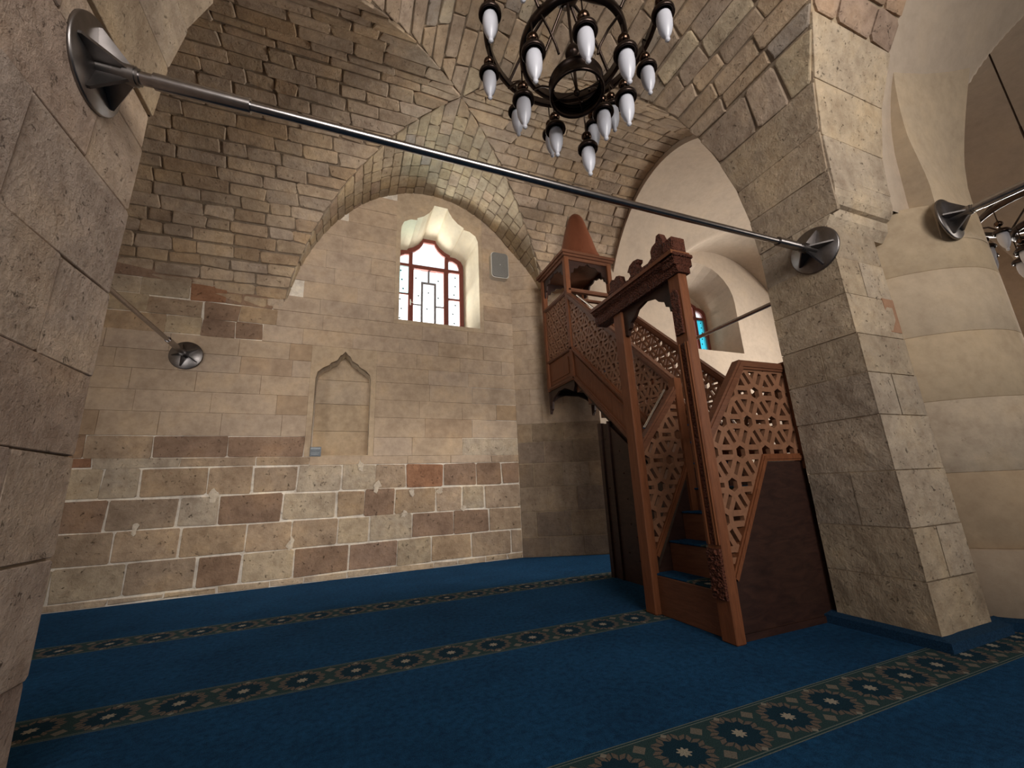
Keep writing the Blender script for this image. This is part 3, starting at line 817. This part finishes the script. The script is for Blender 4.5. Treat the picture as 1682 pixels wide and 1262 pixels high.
# ================================================================== PULPIT (minbar)
mn = empty('minbar', (1.975, 2.2, 0), 'tall carved reddish wooden pulpit with stairs and roofed kiosk', 'pulpit')
PARTS = []
def part(mb, name, mat, label=None, parent=None):
    o = mb.build(name, mat, parent, label=label)
    if parent is None: PARTS.append(o)
    return o
def inpoly(x, y, P):
    c = False; n = len(P)
    for i in range(n):
        x1, y1 = P[i]; x2, y2 = P[(i+1) % n]
        if (y1 > y) != (y2 > y) and x < (x2-x1)*(y-y1)/(y2-y1)+x1: c = not c
    return c
def lattice(poly, fn, s, org, wd, dp, mat, name='lattice_panel', rot=0.):
    """hexagons joined by slotted rectangles with kites between, cut to the polygon"""
    mb = MB(); xs = [p[0] for p in poly]; ys = [p[1] for p in poly]; segs = []
    def R(x, y): return (org[0]+x*cos(rot)-y*sin(rot), org[1]+x*sin(rot)+y*cos(rot))
    rng = int(max(max(xs)-min(xs), max(ys)-min(ys))/s)+3
    hr = .27*s; tri = set()
    for i in range(-rng, rng):
        for j in range(-rng, rng):
            hx, hy = s*(i+j*.5), s*j*sqrt(3)/2
            g = R(hx, hy)
            if not (min(xs)-s < g[0] < max(xs)+s and min(ys)-s < g[1] < max(ys)+s): continue
            V = [(hx+hr*cos(radians(30+60*k)), hy+hr*sin(radians(30+60*k))) for k in range(6)]
            for k in range(6):
                segs.append((V[k], V[(k+1) % 6]))
            for k in (0, 1, 2):       # links to three neighbours: two parallel bars and a divider
                a = radians(60*k); ex, ey = cos(a), sin(a); nx, ny = -ey, ex; ww = hr/2
                p0 = (hx+ex*hr*.866, hy+ey*hr*.866); p1 = (hx+ex*(s-hr*.866), hy+ey*(s-hr*.866))
                for sg in (-1, 1): segs.append(((p0[0]+nx*ww*sg, p0[1]+ny*ww*sg), (p1[0]+nx*ww*sg, p1[1]+ny*ww*sg)))
    for a, b in segs:
        a = R(*a); b = R(*b); N = 8; run = None
        for q in range(N):
            t0, t1 = q/N, (q+1)/N; tm = (t0+t1)/2
            ins = inpoly(a[0]+(b[0]-a[0])*tm, a[1]+(b[1]-a[1])*tm, poly)
            if ins and run is None: run = t0
            if (not ins or q == N-1) and run is not None:
                te = t1 if ins else t0
                pa = (a[0]+(b[0]-a[0])*run, a[1]+(b[1]-a[1])*run); pb = (a[0]+(b[0]-a[0])*te, a[1]+(b[1]-a[1])*te)
                L = math.hypot(pb[0]-pa[0], pb[1]-pa[1])
                if L > .004:
                    dx, dy = (pb[0]-pa[0])/L, (pb[1]-pa[1])/L; e = wd*.35
                    q4 = [(pa[0]-dx*e-dy*wd/2, pa[1]-dy*e+dx*wd/2), (pb[0]+dx*e-dy*wd/2, pb[1]+dy*e+dx*wd/2), (pb[0]+dx*e+dy*wd/2, pb[1]+dy*e-dx*wd/2), (pa[0]-dx*e+dy*wd/2, pa[1]-dy*e-dx*wd/2)]
                    dd = dp*rnd.uniform(.94, 1.0)
                    vs = [fn(*p, -dd/2) for p in q4]+[fn(*p, dd/2) for p in q4]
                    mb.add(vs, [(3, 2, 1, 0), (4, 5, 6, 7), (0, 1, 5, 4), (1, 2, 6, 5), (2, 3, 7, 6), (3, 0, 4, 7)])
                run = None
    return part(mb, name, mat)
def rail(name, path, fn, hgt, wdt, mat, label=None):
    """mitred band following a 2D path, centred, hgt tall and wdt thick"""
    mb = MB(); P = [Vector(p) for p in path]; L = []; Rr = []
    for i, p in enumerate(P):
        d0 = (P[i]-P[i-1]).normalized() if i else (P[1]-P[0]).normalized()
        d1 = (P[i+1]-P[i]).normalized() if i < len(P)-1 else d0
        n0 = Vector((-d0[1], d0[0])); n1 = Vector((-d1[1], d1[0])); nn = (n0+n1).normalized(); k = hgt/2/max(.4, nn.dot(n0))
        L.append(p+nn*k); Rr.append(p-nn*k)
    poly = [tuple(x) for x in L]+[tuple(x) for x in Rr[::-1]]
    mb.prism(poly, fn, -wdt/2, wdt/2)
    # a raised bead along the middle
    L2 = [p+(l-p)*.45 for p, l in zip(P, L)]; R2 = [p+(r-p)*.45 for p, r in zip(P, Rr)]
    mb.prism([tuple(x) for x in L2]+[tuple(x) for x in R2[::-1]], fn, -wdt/2-.007, wdt/2+.007)
    return part(mb, name, mat, label)
fN = lambda Yp: (lambda u, v, d: (u, Yp+d, v))        # plane facing the camera side
fS = lambda Xp: (lambda u, v, d: (Xp+d, u, v))        # plane of the long flight
XD, YN, YF, XL, XR = 1.975, 1.90, 2.52, 2.42, 3.05
# side box, steps
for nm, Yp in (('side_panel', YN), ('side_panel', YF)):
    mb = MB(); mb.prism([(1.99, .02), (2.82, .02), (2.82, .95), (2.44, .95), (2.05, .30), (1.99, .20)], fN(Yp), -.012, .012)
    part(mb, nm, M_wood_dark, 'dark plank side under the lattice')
mb = MB(); mb.box(1.985, 2.82, YN-.022, YN+.01, 0, .035); part(mb, 'plinth', M_wood_dark)
steps = [(1.985, .255), (2.15, .45), (2.30, .64), (2.44, .80)]
for i, (x, z) in enumerate(steps):
    x1 = steps[i+1][0] if i < 3 else XR
    mb = MB(); mb.box(x, x1+.02 if i < 3 else x1, YN+.013, YF-.013, 0 if i == 0 else z-.2, z-.012, bev=.004); s_ = part(mb, 'step', M_woodx)
    mb = MB(); mb.box(x-.012 if i else x, x1, YN+.02, YF-.02, z-.012, z, bev=.004); part(mb, 'step_carpet', M_step_carpet, 'patterned blue green carpet on the step', parent=s_)
ns = 7
for i in range(ns):
    y0 = YF+(4.05-YF)*i/ns; y1 = YF+(4.05-YF)*(i+1)/ns; z = .80+(2.12-.80)*(i+1)/(ns+.0)
    mb = MB(); mb.box(XL+.02, XR-.02, y0, y1+.02, z-.21, z-.012); s_ = part(mb, 'step', M_woodx)
    mb = MB(); mb.box(XL+.022, XR-.022, y0-.01, y1, z-.012, z); part(mb, 'step_carpet', M_step_carpet, 'patterned blue green carpet on the step', parent=s_)
# soffit board under the long flight
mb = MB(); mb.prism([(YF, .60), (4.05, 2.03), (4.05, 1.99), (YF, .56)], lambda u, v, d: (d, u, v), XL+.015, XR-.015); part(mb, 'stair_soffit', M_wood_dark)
# first flight balustrades
for Yp, lo in ((YN, [(2.035, .31), (2.445, .975), (2.84, .975)]), (YF, [(2.02, .36), (2.42, 1.0)])):
    near = Yp == YN
    top = [(2.0, 1.10), (2.385, 1.585), (2.86, 1.585)] if near else [(2.0, 1.10), (2.42, 1.585)]
    rail('top_rail', top, fN(Yp), .06, .055, M_woodx); rail('bottom_rail', lo, fN(Yp), .045, .05, M_wood)
    poly = [(2.01, .33), (2.445, .98), (2.86, .98), (2.86, 1.57), (2.385, 1.57), (2.01, 1.08)] if near else [(2.01, .33), (2.42, 1.0), (2.42, 1.57), (2.01, 1.08)]
    lattice(poly, fN(Yp), .222, (2.367, 1.204), .033, .03, M_wood_pale)
mb = MB(); mb.box(2.79, 2.85, YN-.035, YN+.035, .9, 1.63); part(mb, 'newel_post', M_wood)
# long flight balustrades
for Xp in (XL, XR):
    end = YF if Xp == XL else YN
    top = [(4.06, 3.15), (YF, 1.63)]+([(YN, 1.63)] if Xp == XR else [])
    rail('top_rail', top, fS(Xp), .06, .055, M_woodx)
    lob = [(4.06, 2.46), (YF, 1.05)]+([(YN, 1.05)] if Xp == XR else [])
    rail('bottom_rail', lob, fS(Xp), .05, .05, M_wood)
    poly = [(4.06, 3.14), (YF, 1.62), (YF, 1.05), (4.06, 2.46)] if Xp == XL else [(4.06, 3.14), (YF, 1.62), (YN, 1.62), (YN, 1.05), (YF, 1.05), (4.06, 2.46)]
    lattice(poly, fS(Xp), .172, (3.37, 2.144), .024, .028, M_wood_pale)
    mb = MB(); mb.prism([(4.06, 2.45), (YF, 1.04), (YF, .68), (4.06, 2.09)], fS(Xp), -.010, .010); part(mb, 'stringer_panel', M_wood)
    rail('stringer', [(4.06, 2.10), (YF, .69)], fS(Xp), .055, .05, M_woodx)
    rail('panel_moulding', [(3.98, 2.33), (YF+.05, .99)], fS(Xp), .018, .036, M_wood)
    # scalloped edge below
    pts = []; N = 14
    for i in range(N+1):
        f = i/N; y = 4.0+(3.30-4.0)*f; z = 2.02+(1.38-2.02)*f
        pts.append((y, z)); pts.append((y-.02, z-.045 if i % 2 else z-.025))
    mb = MB(); mb.prism([(4.03, 2.08)]+[(3.28, 1.40)]+pts[::-1], fS(Xp), -.012, .012); part(mb, 'scalloped_edge', M_wood)
mb = MB(); mb.box(XL-.035, XL+.035, YF-.035, YF+.035, .02, 1.66); part(mb, 'newel_post', M_wood)
mb = MB(); mb.box(XR-.035, XR+.035, YN-.03, YN+.03, 0, 1.66); part(mb, 'newel_post', M_wood)
# closet panels under the stair
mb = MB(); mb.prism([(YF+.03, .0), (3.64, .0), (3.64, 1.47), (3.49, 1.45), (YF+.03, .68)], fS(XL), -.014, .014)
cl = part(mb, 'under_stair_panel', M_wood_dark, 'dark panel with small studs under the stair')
for y, w_ in ((3.62, .05), (3.47, .02), (3.05, .03), (2.62, .03)):
    mb = MB(); mb.box(XL-.030, XL+.02, y-w_/2, y+w_/2, 0, min(1.47, .68+(y-YF)*.93+.02)); part(mb, 'stile', M_wood_dark, parent=cl)
for i, (y, z) in enumerate([(3.55, 1.30), (3.55, .82), (3.55, .32), (3.33, 1.16), (3.30, .95), (3.28, .72), (3.27, .5), (3.2, .4), (3.34, .25), (3.14, 1.05), (3.16, .62), (3.2, .2), (2.95, .8), (2.93, .45)]):
    mb = MB(); mb.lathe((XL-.014, y, z), [(0, -.008), (.007, -.004), (.008, 0)], 8, axis='X'); part(mb, 'stud', M_brass, parent=cl)
mb = MB(); mb.box(XL, XR, 3.60, 3.64, 0, 1.46); part(mb, 'closet_end', M_wood_dark)
# door posts
def door_post(Y, front):
    mb = MB(); mb.box(XD-.035, XD+.035, Y-.052, Y+.052, 0, 2.18, bev=.006)
    p = part(mb, 'door_post', M_wood)
    if front:
        for dy, w_, d in ((-.040, .008, .010), (-.026, .008, .014), (.026, .008, .014), (.040, .008, .010)):
            mb = MB(); mb.box(XD-.035-d, XD-.03, Y+dy-w_/2, Y+dy+w_/2, .50, 1.70); part(mb, 'fluting', M_wood, parent=p)
        mb = MB(); mb.box(XD-.041, XD-.03, Y-.014, Y+.014, .50, 1.70); part(mb, 'carved_inlay', M_wood_carved, parent=p)
        mb = MB(); mb.prism([(Y-.032, 1.76), (Y+.032, 1.76), (Y+.032, 2.02), (Y+.022, 2.06), (Y, 2.075), (Y-.022, 2.06), (Y-.032, 2.02)], lambda u, v, d: (XD-.035-d, u, v), -.004, .016)
        part(mb, 'carved_panel', M_wood_carved, 'carved arched panel near the post head', parent=p)
        mb = MB(); mb.box(XD-.055, XD-.03, Y-.046, Y+.046, .22, .48)
        for k in range(9):
            mb.lathe((XD-.055, Y+(.018 if k % 2 else -.016), .235+k*.028), [(0, -.014), (.012, -.009), (.017, 0)], 8, axis='X')
        part(mb, 'carved_block', M_wood_carved, 'carved block low on the post', parent=p)
    return p
door_post(1.90, True); door_post(2.53, False)
# lintel with cornice and crest
mb = MB()
lp_ = [(-.05, 2.17), (.05, 2.17), (.06, 2.20), (.06, 2.25), (.085, 2.27), (.085, 2.315), (-.05, 2.315)]
mb.prism([(XD-a, z) for a, z in lp_], lambda u, v, d: (u, d, v), 1.83, 2.80); lin = part(mb, 'lintel', M_wood_carved)
mb = MB(); mb.box(XD-.098, XD+.06, 1.822, 2.81, 2.292, 2.318); part(mb, 'cornice', M_wood, parent=lin)
crest = [(2.80, 2.315), (2.80, 2.345), (2.70, 2.345), (2.70, 2.36), (2.60, 2.36), (2.60, 2.39), (2.565, 2.405), (2.57, 2.455), (2.535, 2.475), (2.50, 2.46), (2.47, 2.475), (2.43, 2.46), (2.42, 2.41), (2.39, 2.38), (2.33, 2.37), (2.30, 2.385), (2.31, 2.42), (2.33, 2.43), (2.30, 2.47), (2.25, 2.485), (2.20, 2.475), (2.205, 2.45), (2.225, 2.445), (2.215, 2.41), (2.17, 2.385), (2.10, 2.38), (2.06, 2.40), (2.06, 2.45), (2.04, 2.475), (2.00, 2.485), (1.985, 2.53), (1.955, 2.53), (1.94, 2.485), (1.93, 2.46), (1.93, 2.315)]
mb = MB(); mb.prism(crest, lambda u, v, d: (XD-.02+d, u, v), -.025, .025); part(mb, 'crest', M_wood_carved, 'carved scroll crest over the doorway')
mb = MB(); mb.box(XD-.075, XD+.075, 1.825, 1.945, 2.22, 2.30, bev=.006); mb.box(XD-.055, XD+.06, 1.84, 1.935, 2.30, 2.44, bev=.008); mb.box(XD-.085, XD+.08, 1.815, 1.95, 2.28, 2.305, bev=.004)
part(mb, 'corner_finial', M_wood_carved, 'carved block crowning the near post')
sc = [(1.95, 2.17)]; 
arch = [(1.95, 1.97), (1.985, 1.96), (1.99, 2.0), (2.02, 2.01), (2.03, 2.05), (2.08, 2.075), (2.12, 2.12), (2.215, 2.145), (2.31, 2.12), (2.35, 2.075), (2.40, 2.05), (2.41, 2.01), (2.44, 2.0), (2.445, 1.96), (2.48, 1.97)]
mb = MB(); mb.prism([(1.95, 2.18)]+arch+[(2.48, 2.18)], fS(XD), -.014, .014); part(mb, 'scalloped_arch', M_wood_dark)
# steel handrails
for pts in ([(XL+.0, 3.86, 3.0), (XL+.0, 3.30, 2.455)], [(2.06, YF, 1.215), (2.30, YF, 1.52)]):
    mb = MB(); mb.tube([Vector(p)+Vector((-.012, -.02, .035)) for p in pts], .011, 10); part(mb, 'handrail', M_handrail, 'bright steel handrail')
# kiosk
KX0, KX1, KY0, KY1 = XL, XR, 4.06, 4.70
mb = MB(); mb.box(KX0-.01, KX1+.01, KY0, KY1, 2.08, 2.13); part(mb, 'kiosk_floor', M_wood_dark)
for x in (KX0, KX1):
    for y in (KY0, KY1):
        mb = MB(); mb.box(x-.032, x+.032, y-.032, y+.032, 2.06, 3.66, bev=.005); part(mb, 'kiosk_post', M_wood)
for x in (KX0, KX1):
    rail('kiosk_rail', [(KY0, 3.19), (KY1, 3.19)], fS(x), .055, .05, M_woodx)
    rail('kiosk_rail', [(KY0, 2.45), (KY1, 2.45)], fS(x), .04, .05, M_woodx)
    rail('kiosk_rail', [(KY0, 2.09), (KY1, 2.09)], fS(x), .05, .055, M_woodx)
    lattice([(KY0, 2.45), (KY1, 2.45), (KY1, 3.17), (KY0, 3.17)], fS(x), .15, (4.38, 2.8), .021, .026, M_wood_pale)
    mb = MB(); mb.box(x-.010, x+.010, KY0, KY1, 2.1, 2.44); mb.box(x-.017, x+.017, KY0+.10, KY1-.10, 2.17, 2.38); part(mb, 'kiosk_panel', M_wood)
rail('kiosk_rail', [(KX0, 3.215), (KX1, 3.215)], fN(KY0), .045, .05, M_woodx)
rail('kiosk_rail', [(KX0, 3.10), (KX1, 3.10)], fN(KY0), .03, .04, M_woodx)
mb = MB(); mb.box(KX0, KX1, KY1-.01, KY1+.01, 2.1, 3.18); part(mb, 'kiosk_back', M_wood_dark)
def arch_band(u0, u1, fn):
    c = (u0+u1)/2; h = (u1-u0)/2-.03
    e = [(c+h*k, 3.66-.02-q) for k, q in ((1, .26), (.93, .24), (.88, .18), (.76, .17), (.70, .11), (.52, .10), (.42, .06), (.14, .055), (0, .02), (-.14, .055), (-.42, .06), (-.52, .10), (-.70, .11), (-.76, .17), (-.88, .18), (-.93, .24), (-1, .26))]
    mb = MB(); mb.prism([(u1-.02, 3.66)]+e+[(u0+.02, 3.66)], fn, -.010, .010); part(mb, 'kiosk_arch', M_wood_dark)
arch_band(KY0, KY1, fS(KX0)); arch_band(KY0, KY1, fS(KX1)); arch_band(KX0, KX1, fN(KY0)); arch_band(KX0, KX1, fN(KY1))
mb = MB()
for z0, z1, e in ((3.63, 3.67, .03), (3.67, 3.70, .055), (3.70, 3.735, .075)):
    mb.box(KX0-e, KX1+e, KY0-e, KY1+e, z0, z1)
part(mb, 'kiosk_cornice', M_woodx)
# spire: square flared base, curved faces, blunt rounded tip
mb = MB(); sx, sy = 2.775, 4.30; vs = []; n = 8
prof = [(.285, 3.735), (.256, 3.78), (.232, 3.86), (.210, 3.98), (.188, 4.10), (.162, 4.22), (.134, 4.34), (.104, 4.44), (.072, 4.50), (.035, 4.53), (.002, 4.535)]
for k, (r, z) in enumerate(prof):
    f = min(1, k/6)
    for i in range(16):
        a = 2*pi*i/16+pi/16; c_, s_ = cos(a), sin(a); q = 1/max(abs(c_), abs(s_)); rr = r*(q*(1-f*.75)+f*.75)
        vs.append((sx+rr*c_, sy+rr*s_, z))
mb.add(vs, [(k*16+i, k*16+(i+1) % 16, (k+1)*16+(i+1) % 16, (k+1)*16+i) for k in range(len(prof)-1) for i in range(16)]+[tuple(range(15, -1, -1))], None, True)
part(mb, 'spire', wood_mat('spire_redwood', (.15, .045, .02), (.20, .065, .032), scale=(3, 3, 1)))
# apron and pendants under the kiosk
for x in (KX0, KX1):
    e = [(4.70, 1.80), (4.66, 1.83), (4.645, 1.92), (4.58, 1.97), (4.45, 2.02), (4.30, 2.02), (4.18, 1.97), (4.10, 1.93)]
    mb = MB(); mb.prism([(4.73, 2.08), (4.73, 1.77), (4.715, 1.77)]+e+[(4.06, 1.99), (4.06, 2.08)], fS(x), -.014, .014); part(mb, 'apron', M_wood_dark)
e = [(2.42, 1.80), (2.44, 1.92), (2.52, 1.98), (2.63, 2.02), (2.84, 2.02), (2.95, 1.98), (3.03, 1.92), (3.05, 1.80)]
mb = MB(); mb.prism([(2.40, 2.08), (2.40, 1.80)]+e+[(3.07, 1.80), (3.07, 2.08)], fN(KY1), -.014, .014); part(mb, 'apron', M_wood_dark)
hold(mn, *PARTS)

# ================================================================== TIE RODS
def tie_rod(label, a, b, axis, ends=(True, True), rrod=.0185, group='steel tie rods between the piers', sleeves=(.30, .33), pr_=.15):
    """a,b points; axis 'X' or 'Y'; plates at ends"""
    a = Vector(a); b = Vector(b); d = (b-a).normalized()
    T = empty('tie_rod', a, label, 'tie rod', group); ps = []
    mb = MB(); mid = (a+b)/2-Vector((0, 0, .006*(b-a).length/3.6)); mb.tube([a+d*.05, mid, b-d*.05], rrod, 16); ps.append(mb.build('rod', M_steel))
    for e, (p, dr, sl, on) in enumerate(((a, d, sleeves[0], ends[0]), (b, -d, sleeves[1], ends[1]))):
        if not on: continue
        mb = MB(); ax = axis; s = 1 if dr[0]+dr[1] > 0 else -1
        mb.lathe(p, [(0, 0), (pr_, 0), (pr_, s*.010), (pr_-.004, s*.014), (0, s*.014)], 40, axis=ax); pl = mb.build('anchor_plate', M_steel_dark)
        ps.append(pl)
        for k in range(5):
            an = radians(90+72*k+20); v = Vector((0, cos(an), sin(an))) if ax == 'X' else Vector((cos(an), 0, sin(an)))
            q = MB(); sd = dr.cross(v)*.005
            tri_ = [p+dr*.012+v*.02, p+dr*.012+v*.125, p+dr*.024+v*.125, p+dr*.105+v*.026, p+dr*.105+v*.02]
            vs = [x+sd for x in tri_]+[x-sd for x in tri_]
            q.add(vs, [(0, 1, 2, 3, 4), (9, 8, 7, 6, 5)]+[(i, (i+1) % 5, 5+(i+1) % 5, 5+i) for i in range(5)])
            ps.append(q.build('gusset', M_steel_dark))
        q = MB(); q.tube([p+dr*.012, p+dr*.125], .028, 18); q.tube([p+dr*.085, p+dr*.115], .033, 18); ps.append(q.build('collar', M_steel_dark))
        q = MB(); q.tube([p+dr*.12, p+dr*.165], .022, 14); q.tube([p+dr*.165, p+dr*(.165+sl)], .0275, 18); ps.append(q.build('sleeve', M_steel))
    hold(T, *ps); return T
tie_rod('long grey steel tie rod crossing the view from left pier to right pier', (-.866, 1.49, 2.29), (2.76, 1.49, 2.27), 'X', sleeves=(.29, .18))
tie_rod('thin steel tie rod from behind left pier to small round plate on back wall', (-1.65, 1.83, 2.36), (-1.65, wallY(-1.65)-.02, 2.36), 'Y')
tie_rod('dark tie rod passing before the turquoise window behind the pulpit', (3.32, 1.87, 2.30), (3.32, 4.76, 2.30), 'Y', ends=(True, True), sleeves=(.1, .3))
tie_rod('tie rod with round plate on the smooth column at far right', (3.68, 1.165, 2.48), (3.68, -4.19, 2.48), 'Y', sleeves=(.34, .3), rrod=.024)

# ================================================================== SPEAKER, PLAQUE
spk = empty('wall_speaker', (1.93, wallY(1.93)-.02, 4.06), 'rounded grey loudspeaker with white rim on the wall right of the window', 'speaker')
def rr(w_, h_, r): return [(sx_*(w_-r)+r*cos(a)*1, sz*(h_-r)+r*sin(a)) for sx_, sz, a0 in ((1, 1, 0), (-1, 1, 90), (-1, -1, 180), (1, -1, 270)) for a in [radians(a0+i*22.5) for i in range(5)]]
y0 = wallY(1.93)-.014
f_ = lambda u, v, d: (1.93+u, y0-d, 4.06+v)
b1 = MB(); b1.prism(rr(.135, .205, .05), f_, 0, .10); o1_ = b1.build('housing', M_white)
b1 = MB(); b1.prism(rr(.124, .195, .045), f_, .099, .115); o2_ = b1.build('grille', M_grille)
b1 = MB(); b1.lathe((1.93, y0-.115, 4.06), [(0, -.003), (.006, -.003), (.007, 0)], 10, axis='Y'); o3_ = b1.build('badge', M_white)
hold(spk, o1_, o2_, o3_)
pq = empty('plaque', (-.35, wallY(-.35), 1.31), 'small grey plaque standing in the lower left corner of the wall niche', 'plaque')
b1 = MB(); b1.box(-.412, -.298, wallY(-.35)+.0-.018, wallY(-.35)-.002, 1.300, 1.405, bev=.003); p1 = b1.build('plate', M_plaque)
b1 = MB()
b1.box(-.404, -.306, wallY(-.35)-.021, wallY(-.35)-.017, 1.378, 1.397); b1.box(-.395, -.315, wallY(-.35)-.0205, wallY(-.35)-.017, 1.335, 1.340); b1.box(-.395, -.325, wallY(-.35)-.0205, wallY(-.35)-.017, 1.320, 1.325)
p2 = b1.build('plate_band', M_plaque_l)
hold(pq, p1, p2)

# ================================================================== CHANDELIERS
def lamp_protos():
    cap = MB(); cap.lathe((0, 0, 0), [(0, .034), (.012, .034), (.022, .028), (.045, .018), (.056, .002), (.057, -.012), (.052, -.020), (.046, -.016), (.036, -.008), (0, .0)], 20)
    c = cap.build('lamp_cap', M_bronze)
    g = MB(); g.lathe((0, 0, 0), [(.001, -.004), (.030, -.005), (.0365, -.03), (.038, -.065), (.034, -.105), (.023, -.14), (.012, -.157), (.010, -.166), (.013, -.174), (.008, -.182), (.001, -.185)], 20)
    gs = g.build('glass_shade', M_shade, c)
    b = MB(); b.lathe((0, 0, 0), [(.001, .118), (.006, .114), (.006, .105)]+[(.027*sin(a)+.002, .076+.027*cos(a)) for a in np.linspace(.2, pi-.2, 9)]+[(.006, .048), (.006, .034), (.02, .026)], 16)
    bl = b.build('ball_finial', M_brass, c)
    r = MB(); r.tube([(0, 0, .09), (0, 0, .20)], .004, 8); rd = r.build('hanging_stem', M_bronze, c)
    return c
def copy_tree(o, parent=None, off=None):
    c = o.copy(); COL.objects.link(c)
    if parent is not None:
        c.parent = parent; c.matrix_parent_inverse = o.matrix_parent_inverse.copy()
    for ch in o.children: copy_tree(ch, c)
    return c
CH = Vector((.95, 1.35, 0))
chn = empty('chandelier', CH, 'dark bronze three-ring chandelier with frosted tulip lamps hanging over the tie rod', 'chandelier', 'bronze chandeliers')
pcs = []
def ring_mesh(r, z, w_, hgt):
    mb = MB(); mb.lathe((CH[0], CH[1], z), [(r-w_, -hgt/2), (r, -hgt/2-.004), (r+w_*.4, -hgt/4), (r+w_*.4, hgt/4), (r, hgt/2+.004), (r-w_, hgt/2), (r-w_, -hgt/2)], 72); return mb
for r, z, w_, hg in ((.44, 3.14, .02, .04), (.262, 2.98, .02, .045)): pcs.append(ring_mesh(r, z, w_, hg).build('ring', M_bronze))
mb = MB(); R = .126
mb.lathe((CH[0], CH[1], 2.76), [(R-.006, -.055), (R+.004, -.06), (R+.008, -.05), (R, -.04), (R, .012), (R+.008, .018), (R+.004, .028), (R-.006, .024), (R-.006, -.055)], 64)
for z in (-.03, -.01, .01): mb.lathe((CH[0], CH[1], 2.76+z), [(R-.012, -.004), (R-.006, -.006), (R-.006, .006), (R-.012, .004)], 64)
pcs.append(mb.build('drum_ring', M_bronze))
mb = MB(); mb.tube([(CH[0], CH[1], 2.74), (CH[0], CH[1], 3.9)], .008, 12); mb.tube([(CH[0], CH[1], 3.9), (CH[0], CH[1], 5.06)], .006, 8)
mb.lathe((CH[0], CH[1], 0), [(.001, 2.705), (.014, 2.712), (.016, 2.725), (.008, 2.735)], 16)
mb.lathe((CH[0], CH[1], 0), [(.008, 2.93), (.035, 2.945), (.04, 2.97), (.03, 3.0), (.012, 3.02)], 16)
mb.lathe((CH[0], CH[1], 0), [(.008, 3.30), (.05, 3.33), (.07, 3.37), (.04, 3.42), (.008, 3.46)], 18)
mb.lathe((CH[0], CH[1], 0), [(.008, 4.99), (.05, 5.0), (.07, 5.05), (.07, 5.07)], 18)
pcs.append(mb.build('central_stem', M_bronze))
for k in range(4):
    a = 2*pi*k/4+.45; dx, dy = cos(a), sin(a)
    mb = MB(); mb.tube([(CH[0]+dx*rr_, CH[1]+dy*rr_, z) for rr_, z in ((.05, 3.37), (.15, 3.38), (.30, 3.29), (.44, 3.15))], .009, 8)
    mb.tube([(CH[0]+dx*rr_, CH[1]+dy*rr_, z) for rr_, z in ((.03, 3.33), (.14, 3.17), (.262, 3.0))], .008, 8)
    mb.tube([(CH[0]+dx*rr_, CH[1]+dy*rr_, z) for rr_, z in ((.262, 2.96), (.20, 2.93), (.15, 2.88), (.132, 2.84))], .006, 8)
    mb.tube([(CH[0]+dx*rr_, CH[1]+dy*rr_, z) for rr_, z in ((.44, 3.12), (.36, 3.10), (.30, 3.03), (.27, 2.99))], .007, 8)
    pcs.append(mb.build('scroll_arm', M_bronze))
for k in range(4):
    a = 2*pi*k/4+.8
    mb = MB(); mb.tube([(CH[0], CH[1], 2.72), (CH[0]+R*cos(a), CH[1]+R*sin(a), 2.72)], .0025, 6); pcs.append(mb.build('drum_spoke', M_bronze))
proto = lamp_protos(); first = True
# (angle, radius, height of the glass middle, owning ring radius/height, scale)
lamps = []
for a, r, z in ((-166, .265, 2.70), (-110, .235, 2.70), (-54, .25, 2.70), (-3, .285, 2.70), (24, .245, 2.70), (50, .325, 2.60), (85, .27, 2.69), (141, .27, 2.70)):
    lamps.append((a, r, z, .262, 2.97))
for a, r, z in ((-175, .455, 2.87), (151, .43, 2.85), (113, .40, 2.85), (78, .455, 2.85), (45, .44, 2.85), (26, .385, 2.85), (-11, .40, 2.86), (-48, .43, 2.85), (-82, .45, 2.86), (-115, .45, 2.86), (-148, .45, 2.86)):
    lamps.append((a, r, z, .44, 3.13))
for a, r, z, rr_, rz in lamps:
    o = proto if first else copy_tree(proto); first = False
    A = radians(a); o.location = (CH[0]+r*cos(A), CH[1]+r*sin(A), z+.085); o.rotation_euler = (0, 0, A)
    sc_ = 1.0 if rr_ < .3 else .93; o.scale = (sc_,)*3
    pcs.append(o)
    mb = MB(); zt = z+.085+.19
    mb.tube([(CH[0]+r*cos(A), CH[1]+r*sin(A), zt-.01), (CH[0]+(r*.9+rr_*.1)*cos(A), CH[1]+(r*.9+rr_*.1)*sin(A), zt+.01), (CH[0]+rr_*cos(A), CH[1]+rr_*sin(A), rz)], .0045, 7)
    pcs.append(mb.build('lamp_arm', M_bronze))
hold(chn, *pcs)
ch2 = chn.copy(); COL.objects.link(ch2); ch2.location = (5.20, 1.06, -.24)
for c in pcs: copy_tree(c, ch2)
tag(ch2, 'second bronze chandelier partly hidden behind the round column', 'chandelier', 'bronze chandeliers')
